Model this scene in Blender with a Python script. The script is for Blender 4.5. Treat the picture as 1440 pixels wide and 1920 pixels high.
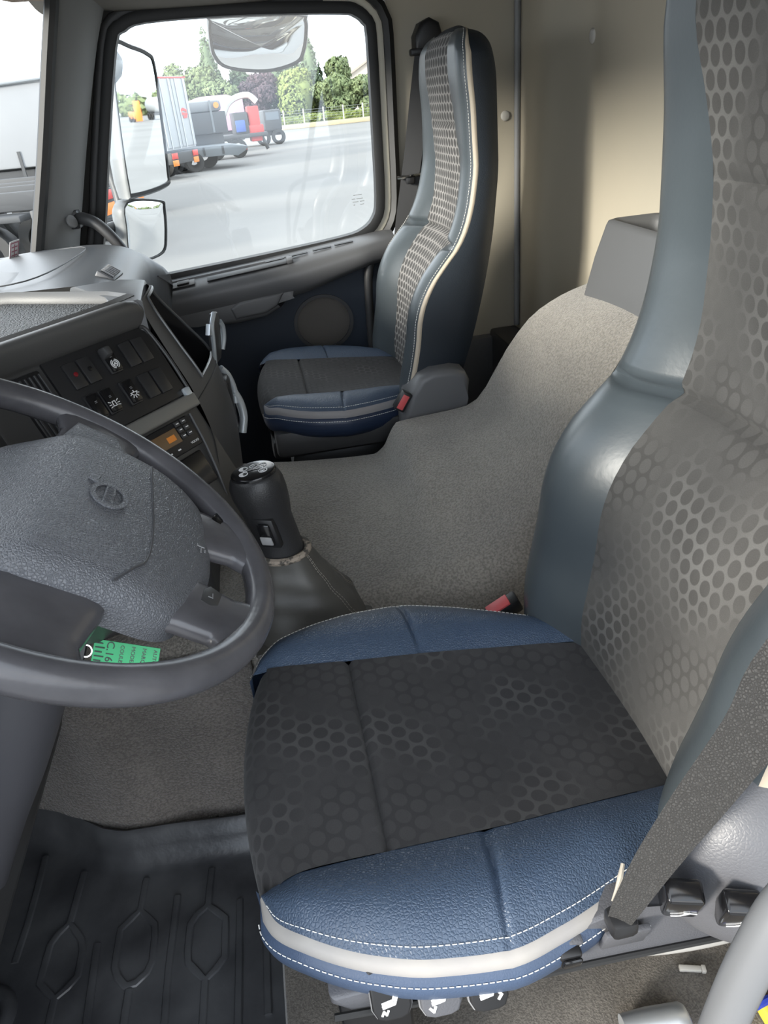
import bpy, bmesh, math, random
import numpy as np
from mathutils import Vector, Matrix

for o in list(bpy.data.objects):
    bpy.data.objects.remove(o, do_unlink=True)
S = bpy.context.scene
COL = S.collection
R = math.radians
random.seed(7)

# ------------------------------------------------------------------ camera
cam = bpy.data.cameras.new('camera')
cam_o = bpy.data.objects.new('camera', cam)
COL.objects.link(cam_o)
def cam_matrix(yaw, pitch, roll, loc):
    fwd = Vector((math.sin(yaw)*math.cos(pitch), math.cos(yaw)*math.cos(pitch), -math.sin(pitch)))
    right = Vector((math.cos(yaw), -math.sin(yaw), 0))
    down = fwd.cross(right)
    r2 = right*math.cos(roll) + down*math.sin(roll)
    d2 = down*math.cos(roll) - right*math.sin(roll)
    m = Matrix((r2, -d2, -fwd)).transposed().to_4x4()
    m.translation = loc
    return m
cam_o.matrix_world = cam_matrix(R(7.5), R(29.7), R(5.8), Vector((0, 0, 1.17)))
cam.sensor_fit = 'VERTICAL'
cam.sensor_height = 24.0
cam.lens = 17.0
cam.clip_start = 0.02
cam.clip_end = 600
S.camera = cam_o

# ------------------------------------------------------------------ world, sun, exposure
W = bpy.data.worlds.new('world')
S.world = W
W.use_nodes = True
nt = W.node_tree
nt.nodes.clear()
wo = nt.nodes.new('ShaderNodeOutputWorld')
bg = nt.nodes.new('ShaderNodeBackground')
tc = nt.nodes.new('ShaderNodeTexCoord')
mp = nt.nodes.new('ShaderNodeMapping')
mp.inputs['Scale'].default_value = (1.0, 1.0, 2.6)
no = nt.nodes.new('ShaderNodeTexNoise')
no.inputs['Scale'].default_value = 2.4
no.inputs['Detail'].default_value = 6
cr = nt.nodes.new('ShaderNodeValToRGB')
cr.color_ramp.elements[0].position = 0.38
cr.color_ramp.elements[0].color = (0.66, 0.79, 0.95, 1)
cr.color_ramp.elements[1].position = 0.62
cr.color_ramp.elements[1].color = (1.0, 1.0, 1.0, 1)
nt.links.new(tc.outputs['Generated'], mp.inputs['Vector'])
nt.links.new(mp.outputs['Vector'], no.inputs['Vector'])
nt.links.new(no.outputs['Fac'], cr.inputs['Fac'])
nt.links.new(cr.outputs['Color'], bg.inputs['Color'])
bg.inputs['Strength'].default_value = 1.0
nt.links.new(bg.outputs['Background'], wo.inputs['Surface'])

sun = bpy.data.lights.new('sun', 'SUN')
sun.energy = 1.9
sun.angle = R(12)
sun.color = (1.0, 0.95, 0.86)
sun_o = bpy.data.objects.new('sun', sun)
COL.objects.link(sun_o)
sun_o.rotation_euler = Vector((0.80, 0.46, -0.24)).to_track_quat('-Z', 'Y').to_euler()

S.view_settings.view_transform = 'Standard'
S.view_settings.look = 'None'
S.view_settings.gamma = 1.0
S.view_settings.use_curve_mapping = False
S.view_settings.exposure = 1.95

# ------------------------------------------------------------------ helpers
def A(*p):
    return np.array(p, float)
def unit(v):
    v = np.asarray(v, float)
    return v/ (np.linalg.norm(v)+1e-12)

def base(o):
    b = np.zeros(3)
    while o is not None:
        b += np.array(o.location)
        o = o.parent
    return b

def tag(o, label=None, cat=None, group=None, kind=None):
    if label: o['label'] = label
    if cat: o['category'] = cat
    if group: o['group'] = group
    if kind: o['kind'] = kind
    return o

def thing(name, loc, label=None, cat=None, group=None, kind=None):
    o = bpy.data.objects.new(name, None)
    o.empty_display_size = 0.05
    COL.objects.link(o)
    o.location = loc
    return tag(o, label, cat, group, kind)

def mobj(name, verts, faces, m, parent=None, smooth=True, uv=None, angle=40):
    b = base(parent) if parent is not None else np.zeros(3)
    me = bpy.data.meshes.new(name)
    V = np.asarray(verts, float) - b
    me.from_pydata(V.tolist(), [], [list(map(int, f)) for f in faces])
    if uv is not None:
        l = me.uv_layers.new(name='UVMap')
        for lp in me.loops:
            l.data[lp.index].uv = uv[lp.vertex_index]
    me.materials.append(m)
    if smooth:
        for p in me.polygons: p.use_smooth = True
        me.set_sharp_from_angle(angle=R(angle))
    me.update()
    o = bpy.data.objects.new(name, me)
    COL.objects.link(o)
    if parent is not None: o.parent = parent
    return o

def rebase(o):
    """move the origin of a top-level mesh to the centre of its base"""
    co = np.array([v.co[:] for v in o.data.vertices])
    lo, hi = co.min(0), co.max(0)
    c = Vector(((lo[0]+hi[0])/2, (lo[1]+hi[1])/2, lo[2]))
    o.data.transform(Matrix.Translation(-c))
    o.location = c
    return o

def fixn(o):
    bm = bmesh.new(); bm.from_mesh(o.data)
    bmesh.ops.recalc_face_normals(bm, faces=bm.faces)
    bm.to_mesh(o.data); bm.free()
    return o

def grid(name, P, m, parent=None, uv=None, cu=False, cv=False, skip=None, capu=False, smooth=True, flip=False, angle=40):
    P = np.asarray(P, float)
    nu, nv = P.shape[:2]
    F = []
    for i in range(nu if cu else nu-1):
        for j in range(nv if cv else nv-1):
            if skip and skip(i, j): continue
            i2, j2 = (i+1) % nu, (j+1) % nv
            q = [i*nv+j, i*nv+j2, i2*nv+j2, i2*nv+j]
            F.append(q[::-1] if flip else q)
    if capu:
        F.append([j for j in range(nv)][::-1]); F.append([(nu-1)*nv+j for j in range(nv)])
    o = mobj(name, P.reshape(-1, 3), F, m, parent, smooth, None if uv is None else np.asarray(uv).reshape(-1, 2), angle)
    if capu or cv or cu: fixn(o)
    return o

def cr_pts(pts, n, closed=False):
    """Catmull-Rom resample"""
    P = np.asarray(pts, float)
    k = len(P)
    out = []
    segs = k if closed else k-1
    for i in range(segs):
        if closed:
            p0, p1, p2, p3 = P[(i-1) % k], P[i], P[(i+1) % k], P[(i+2) % k]
        else:
            p1, p2 = P[i], P[i+1]
            p0 = P[i-1] if i > 0 else 2*p1-p2
            p3 = P[i+2] if i+2 < k else 2*p2-p1
        for t in np.arange(n)/n:
            out.append(.5*((2*p1)+(-p0+p2)*t+(2*p0-5*p1+4*p2-p3)*t*t+(-p0+3*p1-3*p2+p3)*t**3))
    if not closed: out.append(P[-1])
    return np.array(out)

def arclen(P):
    return np.concatenate([[0], np.cumsum(np.linalg.norm(np.diff(P, axis=0), axis=1))])

def resample(P, step):
    s = arclen(P)
    n = max(2, int(s[-1]/step)+1)
    t = np.linspace(0, s[-1], n)
    return np.stack([np.interp(t, s, P[:, i]) for i in range(3)], 1)

def tube_verts(pts, rad, n=10, closed=False, flat=None):
    P = np.asarray(pts, float)
    k = len(P)
    rad = np.full(k, rad) if np.isscalar(rad) else np.asarray(rad, float)
    T = np.gradient(P, axis=0) if not closed else (np.roll(P, -1, 0)-np.roll(P, 1, 0))
    T = np.array([unit(t) for t in T])
    up = A(0, 0, 1) if abs(T[0][2]) < .9 else A(1, 0, 0)
    N = unit(np.cross(T[0], up)); V = []
    for i in range(k):
        N = unit(N - T[i]*(N@T[i])); B = np.cross(T[i], N)
        for j in range(n):
            a = 2*math.pi*j/n
            V.append(P[i]+rad[i]*(math.cos(a)*N+math.sin(a)*B*(flat or 1)))
    return np.array(V).reshape(k, n, 3)

def tube(name, pts, rad, m, parent=None, n=10, closed=False, cr=0, flat=None):
    if cr: pts = cr_pts(pts, cr, closed)
    if cr and not np.isscalar(rad):
        rad = np.interp(np.linspace(0, 1, len(pts)), np.linspace(0, 1, len(rad)), rad)
    return grid(name, tube_verts(pts, rad, n, closed, flat), m, parent, cu=closed, cv=True, capu=not closed)

class Fr:
    """local frame"""
    def __init__(s, o, ex, ey, ez=None):
        s.o = A(*o); s.x = unit(ex); s.y = unit(ey)
        s.z = unit(np.cross(s.x, s.y)) if ez is None else unit(ez)
    def __call__(s, a, b, c=0.0):
        return s.o + s.x*a + s.y*b + s.z*c
WORLD = Fr((0, 0, 0), (1, 0, 0), (0, 1, 0))

def bm_obj(name, bm, m, parent=None, smooth=True, angle=35):
    bmesh.ops.recalc_face_normals(bm, faces=bm.faces)
    b = base(parent) if parent is not None else np.zeros(3)
    bmesh.ops.translate(bm, verts=bm.verts, vec=Vector(-b))
    me = bpy.data.meshes.new(name)
    bm.to_mesh(me); bm.free()
    me.materials.append(m)
    if smooth:
        for p in me.polygons: p.use_smooth = True
        me.set_sharp_from_angle(angle=R(angle))
    o = bpy.data.objects.new(name, me)
    COL.objects.link(o)
    if parent is not None: o.parent = parent
    return o

def rbox(name, lo, hi, m, parent=None, fr=WORLD, bev=.003, seg=2, taper=None):
    """bevelled box spanning lo..hi in frame fr; taper = (sx, sy) scale of the top face"""
    bm = bmesh.new()
    cx, cy = (lo[0]+hi[0])/2, (lo[1]+hi[1])/2
    vs = []
    for k, c in enumerate((lo[2], hi[2])):
        sx, sy = taper if (taper and k) else (1, 1)
        for a, b in ((lo[0], lo[1]), (hi[0], lo[1]), (hi[0], hi[1]), (lo[0], hi[1])):
            vs.append(bm.verts.new(fr(cx+(a-cx)*sx, cy+(b-cy)*sy, c)))
    for f in ((0, 3, 2, 1), (4, 5, 6, 7), (0, 1, 5, 4), (1, 2, 6, 5), (2, 3, 7, 6), (3, 0, 4, 7)):
        bm.faces.new([vs[i] for i in f])
    if bev:
        bmesh.ops.bevel(bm, geom=bm.edges[:], offset=bev, segments=seg, profile=.5, affect='EDGES')
    return bm_obj(name, bm, m, parent)

def prism(name, poly, z0, z1, m, parent=None, fr=WORLD, bev=0.0, seg=2, scale_top=1.0):
    """polygon (a,b) extruded z0..z1 in frame, bevelled"""
    bm = bmesh.new()
    n = len(poly)
    c = np.mean(np.array(poly), 0)
    lo = [bm.verts.new(fr(p[0], p[1], z0)) for p in poly]
    hi = [bm.verts.new(fr(c[0]+(p[0]-c[0])*scale_top, c[1]+(p[1]-c[1])*scale_top, z1)) for p in poly]
    bm.faces.new(lo[::-1]); top = bm.faces.new(hi)
    for i in range(n):
        bm.faces.new((lo[i], lo[(i+1) % n], hi[(i+1) % n], hi[i]))
    if bev:
        bmesh.ops.bevel(bm, geom=list(top.edges), offset=bev, segments=seg, profile=.5, affect='EDGES')
    return bm_obj(name, bm, m, parent)

def text(name, body, size, fr, m, parent=None, depth=.0006, align='CENTER'):
    cu = bpy.data.curves.new(name, 'FONT')
    cu.body = body; cu.size = size; cu.extrude = depth
    cu.align_x = align; cu.align_y = 'CENTER'; cu.resolution_u = 3
    t = bpy.data.objects.new(name, cu)
    COL.objects.link(t)
    dg = bpy.context.evaluated_depsgraph_get()
    me = bpy.data.meshes.new_from_object(t.evaluated_get(dg))
    bpy.data.objects.remove(t)
    b = base(parent) if parent is not None else np.zeros(3)
    for v in me.vertices:
        v.co = fr(v.co.x, v.co.y, v.co.z) - b
    me.materials.clear(); me.materials.append(m)
    me.name = name
    o = bpy.data.objects.new(name, me)
    COL.objects.link(o)
    if parent is not None: o.parent = parent
    return o

def ring(name, outer, inner, fr, z, m, parent=None, depth=.0006, n=40):
    """flat annulus (ellipse radii tuples) with slight thickness"""
    P = []
    for (rx, ry), c in ((inner, z), (inner, z+depth), (outer, z+depth), (outer, z)):
        P.append([fr(rx*math.cos(2*math.pi*j/n), ry*math.sin(2*math.pi*j/n), c) for j in range(n)])
    return grid(name, P, m, parent, cu=True, cv=True, angle=30)

def strokes(name, lines, w, fr, m, parent=None, z=0.0, depth=.0006):
    """flat printed strokes in the frame plane, joined"""
    V, F = [], []
    for L in lines:
        for p, q in zip(L[:-1], L[1:]):
            p = np.array(p, float); q = np.array(q, float)
            d = unit(q-p); nn = np.array([-d[1], d[0]])*w/2
            p = p-d*w*.3; q = q+d*w*.3
            k = len(V)
            for c in (z, z+depth):
                for s in (p-nn, q-nn, q+nn, p+nn):
                    V.append(fr(s[0], s[1], c))
            F += [(k+3, k+2, k+1, k), (k+4, k+5, k+6, k+7), (k, k+1, k+5, k+4), (k+1, k+2, k+6, k+5), (k+2, k+3, k+7, k+6), (k+3, k, k+4, k+7)]
    return mobj(name, V, F, m, parent, smooth=False)

def arc(cx, cy, r, a0, a1, n=12):
    return [(cx+r*math.cos(R(a0+(a1-a0)*i/n)), cy+r*math.sin(R(a0+(a1-a0)*i/n))) for i in range(n+1)]

def stitches(name, path, m, parent, step=.0060, dash=.0040, r=.00055, lift=None):
    P = np.asarray(path, float)
    s = arclen(P)
    V, F = [], []
    t = 0.0
    while t+dash < s[-1]:
        p = np.array([np.interp(t, s, P[:, i]) for i in range(3)])
        q = np.array([np.interp(t+dash, s, P[:, i]) for i in range(3)])
        d = unit(q-p)
        n1 = unit(np.cross(d, A(.13, .2, 1))); n2 = np.cross(d, n1)
        k = len(V)
        for c in (p, q):
            for a in range(4):
                an = math.pi/2*a
                V.append(c+r*(math.cos(an)*n1+math.sin(an)*n2))
        F += [(k+a, k+(a+1) % 4, k+4+(a+1) % 4, k+4+a) for a in range(4)] + [(k+3, k+2, k+1, k), (k+4, k+5, k+6, k+7)]
        t += step
    o = mobj(name, V, F, m, parent)
    o['kind'] = 'stuff'
    return o

def pchip(pts):
    x = np.array([p[0] for p in pts], float); y = np.array([p[1] for p in pts], float)
    hh = np.diff(x); dl = np.diff(y)/hh
    d = np.zeros(len(x))
    for i in range(1, len(x)-1):
        if dl[i-1]*dl[i] > 0:
            w1 = 2*hh[i]+hh[i-1]; w2 = hh[i]+2*hh[i-1]
            d[i] = (w1+w2)/(w1/dl[i-1]+w2/dl[i])
    d[0] = dl[0]; d[-1] = dl[-1]
    def f(v):
        v = min(max(v, x[0]), x[-1])
        i = min(max(int(np.searchsorted(x, v))-1, 0), len(hh)-1)
        t = (v-x[i])/hh[i]
        return (y[i]*(1+2*t)*(1-t)**2 + hh[i]*d[i]*t*(1-t)**2 + y[i+1]*t*t*(3-2*t) + hh[i]*d[i+1]*t*t*(t-1))
    return f

# ------------------------------------------------------------------ materials
def mat(name, col, rough=.5, bump=None, var=None, metal=0.0, spec=.5, coat=0.0, sheen=0.0, emit=None):
    m = bpy.data.materials.new(name)
    m.use_nodes = True
    t = m.node_tree; b = t.nodes['Principled BSDF']
    b.inputs['Base Color'].default_value = (*col, 1)
    b.inputs['Roughness'].default_value = rough
    b.inputs['Metallic'].default_value = metal
    b.inputs['Specular IOR Level'].default_value = spec
    if coat:
        b.inputs['Coat Weight'].default_value = coat
        b.inputs['Coat Roughness'].default_value = .12
    if sheen:
        b.inputs['Sheen Weight'].default_value = sheen
    if emit:
        b.inputs['Emission Color'].default_value = (*emit[0], 1)
        b.inputs['Emission Strength'].default_value = emit[1]
    tcn = t.nodes.new('ShaderNodeTexCoord')
    if var:   # (scale, second colour, contrast)
        n = t.nodes.new('ShaderNodeTexNoise'); n.inputs['Scale'].default_value = var[0]; n.inputs['Detail'].default_value = 5
        t.links.new(tcn.outputs['Object'], n.inputs['Vector'])
        rp = t.nodes.new('ShaderNodeValToRGB')
        rp.color_ramp.elements[0].position = .5-var[2]; rp.color_ramp.elements[1].position = .5+var[2]
        rp.color_ramp.elements[0].color = (*col, 1); rp.color_ramp.elements[1].color = (*var[1], 1)
        t.links.new(n.outputs['Fac'], rp.inputs['Fac'])
        t.links.new(rp.outputs['Color'], b.inputs['Base Color'])
    if bump:  # (kind, scale, strength, distance)
        k, sc, st, di = bump
        if k == 'v':
            n = t.nodes.new('ShaderNodeTexVoronoi'); n.feature = 'DISTANCE_TO_EDGE'; out = 'Distance'
        else:
            n = t.nodes.new('ShaderNodeTexNoise'); n.inputs['Detail'].default_value = 3; out = 'Fac'
        n.inputs['Scale'].default_value = sc
        t.links.new(tcn.outputs['Object'], n.inputs['Vector'])
        src = n.outputs[out]
        if k == 'v':
            mr = t.nodes.new('ShaderNodeMapRange'); mr.inputs['From Max'].default_value = .25
            t.links.new(src, mr.inputs['Value']); src = mr.outputs['Result']
        bp = t.nodes.new('ShaderNodeBump'); bp.inputs['Strength'].default_value = st; bp.inputs['Distance'].default_value = di
        t.links.new(src, bp.inputs['Height']); t.links.new(bp.outputs['Normal'], b.inputs['Normal'])
    return m

def fabric_dots(name, ca, cb, pitch, rough=.85, patch=6.0, lo=.42, hi=.58):
    """knitted cloth with a woven lattice of round dots; UV in metres"""
    m = bpy.data.materials.new(name); m.use_nodes = True
    t = m.node_tree; b = t.nodes['Principled BSDF']
    N = t.nodes.new; L = t.links.new
    uv = N('ShaderNodeUVMap'); uv.uv_map = 'UVMap'
    def grid_dist(off):
        mpn = N('ShaderNodeMapping'); mpn.inputs['Scale'].default_value = (1/pitch, 1/(pitch*1.732), 1)
        mpn.inputs['Location'].default_value = (off, off, 0)
        L(uv.outputs['UV'], mpn.inputs['Vector'])
        fr = N('ShaderNodeVectorMath'); fr.operation = 'FRACTION'; L(mpn.outputs['Vector'], fr.inputs[0])
        sb = N('ShaderNodeVectorMath'); sb.operation = 'SUBTRACT'; sb.inputs[1].default_value = (.5, .5, 0); L(fr.outputs['Vector'], sb.inputs[0])
        ml = N('ShaderNodeVectorMath'); ml.operation = 'MULTIPLY'; ml.inputs[1].default_value = (1, 1.732, 0); L(sb.outputs['Vector'], ml.inputs[0])
        ln = N('ShaderNodeVectorMath'); ln.operation = 'LENGTH'; L(ml.outputs['Vector'], ln.inputs[0])
        return ln.outputs['Value']
    mn = N('ShaderNodeMath'); mn.operation = 'MINIMUM'
    L(grid_dist(0), mn.inputs[0]); L(grid_dist(.5), mn.inputs[1])
    dot = N('ShaderNodeMapRange'); dot.inputs['From Min'].default_value = .375; dot.inputs['From Max'].default_value = .43
    L(mn.outputs[0], dot.inputs['Value'])           # 0 in a dot, 1 between dots
    # worn patches where the print fades or reverses
    nz = N('ShaderNodeTexNoise'); nz.inputs['Scale'].default_value = patch; nz.inputs['Detail'].default_value = 1.5
    L(uv.outputs['UV'], nz.inputs['Vector'])
    ms = N('ShaderNodeMapRange'); ms.inputs['From Min'].default_value = lo; ms.inputs['From Max'].default_value = hi
    L(nz.outputs['Fac'], ms.inputs['Value'])
    mul = N('ShaderNodeMath'); mul.operation = 'MULTIPLY'; L(dot.outputs['Result'], mul.inputs[0]); L(ms.outputs['Result'], mul.inputs[1])
    fine = N('ShaderNodeTexNoise'); fine.inputs['Scale'].default_value = 900; L(uv.outputs['UV'], fine.inputs['Vector'])
    dust = N('ShaderNodeTexNoise'); dust.inputs['Scale'].default_value = 9; dust.inputs['Detail'].default_value = 6; L(uv.outputs['UV'], dust.inputs['Vector'])
    mx = N('ShaderNodeMix'); mx.data_type = 'RGBA'
    mx.inputs[6].default_value = (*ca, 1); mx.inputs[7].default_value = (*cb, 1)
    inv = N('ShaderNodeMath'); inv.operation = 'SUBTRACT'; inv.inputs[0].default_value = 1.0; L(ms.outputs['Result'], inv.inputs[1])
    idt = N('ShaderNodeMath'); idt.operation = 'SUBTRACT'; idt.inputs[0].default_value = 1.0; L(dot.outputs['Result'], idt.inputs[1])
    rev = N('ShaderNodeMath'); rev.operation = 'MULTIPLY'; L(inv.outputs[0], rev.inputs[0]); L(idt.outputs[0], rev.inputs[1])
    rev2 = N('ShaderNodeMath'); rev2.operation = 'MULTIPLY_ADD'; rev2.inputs[1].default_value = .38; L(rev.outputs[0], rev2.inputs[0]); L(mul.outputs[0], rev2.inputs[2])
    L(rev2.outputs[0], mx.inputs[0])
    mx2 = N('ShaderNodeMix'); mx2.data_type = 'RGBA'; mx2.blend_type = 'MULTIPLY'; mx2.inputs[0].default_value = .55
    mx3 = N('ShaderNodeMix'); mx3.data_type = 'RGBA'; mx3.blend_type = 'OVERLAY'; mx3.inputs[0].default_value = .35
    rp = N('ShaderNodeValToRGB'); rp.color_ramp.elements[0].color = (.55, .55, .55, 1); rp.color_ramp.elements[1].color = (1.25, 1.25, 1.25, 1)
    L(fine.outputs['Fac'], rp.inputs['Fac'])
    L(mx.outputs[2], mx2.inputs[6]); L(rp.outputs['Color'], mx2.inputs[7])
    L(mx2.outputs[2], mx3.inputs[6]); L(dust.outputs['Fac'], mx3.inputs[7])
    L(mx3.outputs[2], b.inputs['Base Color'])
    b.inputs['Roughness'].default_value = rough
    b.inputs['Sheen Weight'].default_value = .08
    b.inputs['Specular IOR Level'].default_value = .25
    sm = N('ShaderNodeMath'); sm.operation = 'ADD'
    fm = N('ShaderNodeMath'); fm.operation = 'MULTIPLY'; fm.inputs[1].default_value = .5; L(fine.outputs['Fac'], fm.inputs[0])
    L(mn.outputs[0], sm.inputs[0]); L(fm.outputs[0], sm.inputs[1])
    bp = N('ShaderNodeBump'); bp.inputs['Strength'].default_value = .25; bp.inputs['Distance'].default_value = .0015
    L(sm.outputs[0], bp.inputs['Height']); L(bp.outputs['Normal'], b.inputs['Normal'])
    return m

def glass_mat(name, tint=(1, 1, 1), refl=.06):
    m = bpy.data.materials.new(name); m.use_nodes = True
    t = m.node_tree; t.nodes.clear()
    o = t.nodes.new('ShaderNodeOutputMaterial'); mx = t.nodes.new('ShaderNodeMixShader')
    tr = t.nodes.new('ShaderNodeBsdfTransparent'); tr.inputs['Color'].default_value = (*tint, 1)
    gl = t.nodes.new('ShaderNodeBsdfGlossy'); gl.inputs['Roughness'].default_value = .02
    mx.inputs[0].default_value = refl
    t.links.new(tr.outputs[0], mx.inputs[1]); t.links.new(gl.outputs[0], mx.inputs[2]); t.links.new(mx.outputs[0], o.inputs[0])
    return m

def carpet_mat(name, c1, c2, sc, st, di, patch=5):
    """flocked lining: pebbly nap plus large worn patches"""
    m = mat(name, c1, .92, ('n', sc, st, di), None, spec=.15, sheen=.3)
    t = m.node_tree; b = t.nodes['Principled BSDF']; N = t.nodes.new; L = t.links.new
    tcn = N('ShaderNodeTexCoord')
    a = N('ShaderNodeTexNoise'); a.inputs['Scale'].default_value = patch; a.inputs['Detail'].default_value = 4
    f = N('ShaderNodeTexNoise'); f.inputs['Scale'].default_value = sc; f.inputs['Detail'].default_value = 2
    for n in (a, f): L(tcn.outputs['Object'], n.inputs['Vector'])
    r1 = N('ShaderNodeValToRGB'); r1.color_ramp.elements[0].position = .35; r1.color_ramp.elements[1].position = .68
    r1.color_ramp.elements[0].color = (*c1, 1); r1.color_ramp.elements[1].color = (*c2, 1)
    L(a.outputs['Fac'], r1.inputs['Fac'])
    r2 = N('ShaderNodeValToRGB'); r2.color_ramp.elements[0].position = .38; r2.color_ramp.elements[1].position = .6
    r2.color_ramp.elements[0].color = (.55, .55, .55, 1); r2.color_ramp.elements[1].color = (1, 1, 1, 1)
    L(f.outputs['Fac'], r2.inputs['Fac'])
    mx = N('ShaderNodeMix'); mx.data_type = 'RGBA'; mx.blend_type = 'MULTIPLY'; mx.inputs[0].default_value = .8
    L(r1.outputs['Color'], mx.inputs[6]); L(r2.outputs['Color'], mx.inputs[7])
    L(mx.outputs[2], b.inputs['Base Color'])
    return m

M = {}
M['leather_blue'] = mat('blue leather', (.046, .070, .114), .36, ('v', 300, .36, .0013), (14, (.056, .082, .125), .2))
M['leather_back'] = mat('slate leather', (.046, .056, .063), .32, ('n', 160, .10, .0012), (7, (.060, .071, .078), .25))
M['leather_side'] = mat('dark navy leather', (.014, .020, .028), .5, ('v', 260, .15, .001))
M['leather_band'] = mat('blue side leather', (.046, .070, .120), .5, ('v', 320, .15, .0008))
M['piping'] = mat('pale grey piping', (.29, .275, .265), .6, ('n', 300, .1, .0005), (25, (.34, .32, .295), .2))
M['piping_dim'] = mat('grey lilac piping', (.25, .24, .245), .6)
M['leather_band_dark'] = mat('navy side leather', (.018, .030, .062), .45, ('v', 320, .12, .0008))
M['piping_beige'] = mat('beige piping', (.42, .36, .28), .6, ('n', 300, .1, .0005))
M['thread'] = mat('white thread', (.75, .74, .70), .7)
M['fab_seat'] = fabric_dots('dark seat cloth', (.037, .036, .037), (.068, .066, .066), .0215, patch=7)
M['fab_back'] = fabric_dots('grey back cloth', (.060, .0575, .054), (.118, .115, .109), .0205, patch=5, lo=.40, hi=.60)
M['fab_pback'] = fabric_dots('grey back cloth clean', (.060, .058, .056), (.24, .23, .22), .0205, patch=4, lo=.2, hi=.4)
M['plastic_dark'] = mat('charcoal plastic', (.038, .038, .039), .45, ('n', 700, .12, .0006))
M['plastic_grey'] = mat('grey plastic', (.100, .101, .105), .45, ('n', 600, .12, .0006))
M['plastic_mid'] = mat('mid grey plastic', (.215, .217, .222), .5, ('n', 600, .12, .0006))
M['bin'] = mat('bin plastic', (.10, .102, .105), .55, ('n', 600, .12, .0006))
M['plastic_trim'] = mat('slate trim plastic', (.085, .086, .094), .42, ('v', 300, .15, .0008))
M['plastic_black'] = mat('black plastic', (.012, .012, .013), .42)
M['panel_black'] = mat('matt black panel', (.013, .013, .014), .45)
M['switch'] = mat('switch plastic', (.022, .022, .023), .32)
M['gloss_black'] = mat('gloss black', (.008, .008, .009), .15)
M['rubber'] = mat('black rubber', (.012, .012, .012), .55)
M['mat_rubber'] = mat('floor mat rubber', (.034, .035, .039), .34, ('n', 60, .25, .003), (10, (.075, .077, .082), .14))
M['tray_rubber'] = mat('ribbed tray rubber', (.060, .063, .064), .55, ('v', 190, .9, .003))
M['dash_top'] = mat('dash top skin', (.115, .119, .124), .40, ('n', 500, .2, .0008))
M['dash_brow'] = mat('dash skin', (.070, .069, .067), .45, ('n', 500, .2, .0008))
M['dash_side'] = mat('dash side skin', (.048, .047, .046), .45, ('n', 600, .15, .0006))
M['silver'] = mat('satin silver', (.55, .60, .64), .32, metal=.5)
M['silver_dark'] = mat('warm grey strip', (.20, .195, .18), .4, metal=.3)
M['chrome'] = mat('chrome', (.8, .8, .8), .12, metal=1)
M['door_blue'] = mat('door blue skin', (.016, .024, .038), .6, ('n', 500, .15, .0006))
M['cream'] = mat('cream paint', (.62, .58, .47), .45)
M['wall'] = mat('beige wall trim', (.46, .41, .32), .75, ('n', 400, .08, .0006), (1.6, (.38, .35, .285), .25), spec=.25)
M['headliner'] = mat('grey headliner', (.20, .185, .165), .85, ('n', 500, .2, .0008), spec=.2)
M['pillar'] = mat('pillar trim', (.20, .20, .198), .6, ('n', 900, .2, .0005))
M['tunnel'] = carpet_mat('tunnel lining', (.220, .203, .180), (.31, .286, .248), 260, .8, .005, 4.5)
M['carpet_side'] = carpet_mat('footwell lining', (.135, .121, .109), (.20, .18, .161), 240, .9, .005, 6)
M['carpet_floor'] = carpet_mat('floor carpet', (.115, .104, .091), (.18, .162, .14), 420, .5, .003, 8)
M['wheel'] = mat('worn steering leather', (.056, .055, .060), .27, ('n', 90, .16, .0016), (16, (.092, .090, .097), .18))
M['pad'] = mat('airbag skin', (.115, .120, .132), .36, ('v', 380, .5, .0013))
M['pad_dark'] = mat('emblem relief', (.055, .057, .063), .4)
M['boot'] = mat('boot leather', (.060, .057, .050), .45, ('n', 200, .15, .001), (10, (.085, .080, .072), .2))
M['knob'] = mat('knob rubber', (.022, .022, .023), .42, ('n', 500, .35, .0012))
M['webbing'] = mat('belt webbing', (.028, .027, .026), .75, ('v', 420, .7, .0015))
M['webbing_dark'] = mat('dark belt webbing', (.020, .020, .021), .6, ('n', 500, .2, .0008))
M['red'] = mat('red button', (.55, .085, .09), .45)
M['white'] = mat('white print', (.80, .80, .80), .5)
M['white_cap'] = mat('white plastic cap', (.50, .48, .44), .5)
M['white_pipe'] = mat('dusty white pipe', (.30, .29, .27), .5)
M['green'] = mat('green tag', (.05, .45, .18), .5)
M['lcd'] = mat('radio display', (.05, .05, .04), .3, emit=((.75, .35, .08), .015))
M['led_red'] = mat('red lamp lens', (.16, .01, .015), .2)
M['rail'] = mat('grey coated tube', (.13, .133, .138), .38)
M['mirror'] = mat('mirror glass', (.93, .94, .94), .015, metal=1)
M['mirror_shell'] = mat('mirror shell', (.18, .19, .20), .45)
M['glass'] = glass_mat('clear glass', (.97, .985, .98), .05)
M['glass_ws'] = glass_mat('windscreen glass', (.97, .985, .98), .04)
M['wire_blue'] = mat('blue hose', (.02, .04, .30), .4)
M['wire_yellow'] = mat('yellow connector', (.65, .50, .06), .5)
M['alu'] = mat('brushed aluminium', (.50, .52, .54), .38, metal=.7)
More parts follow.
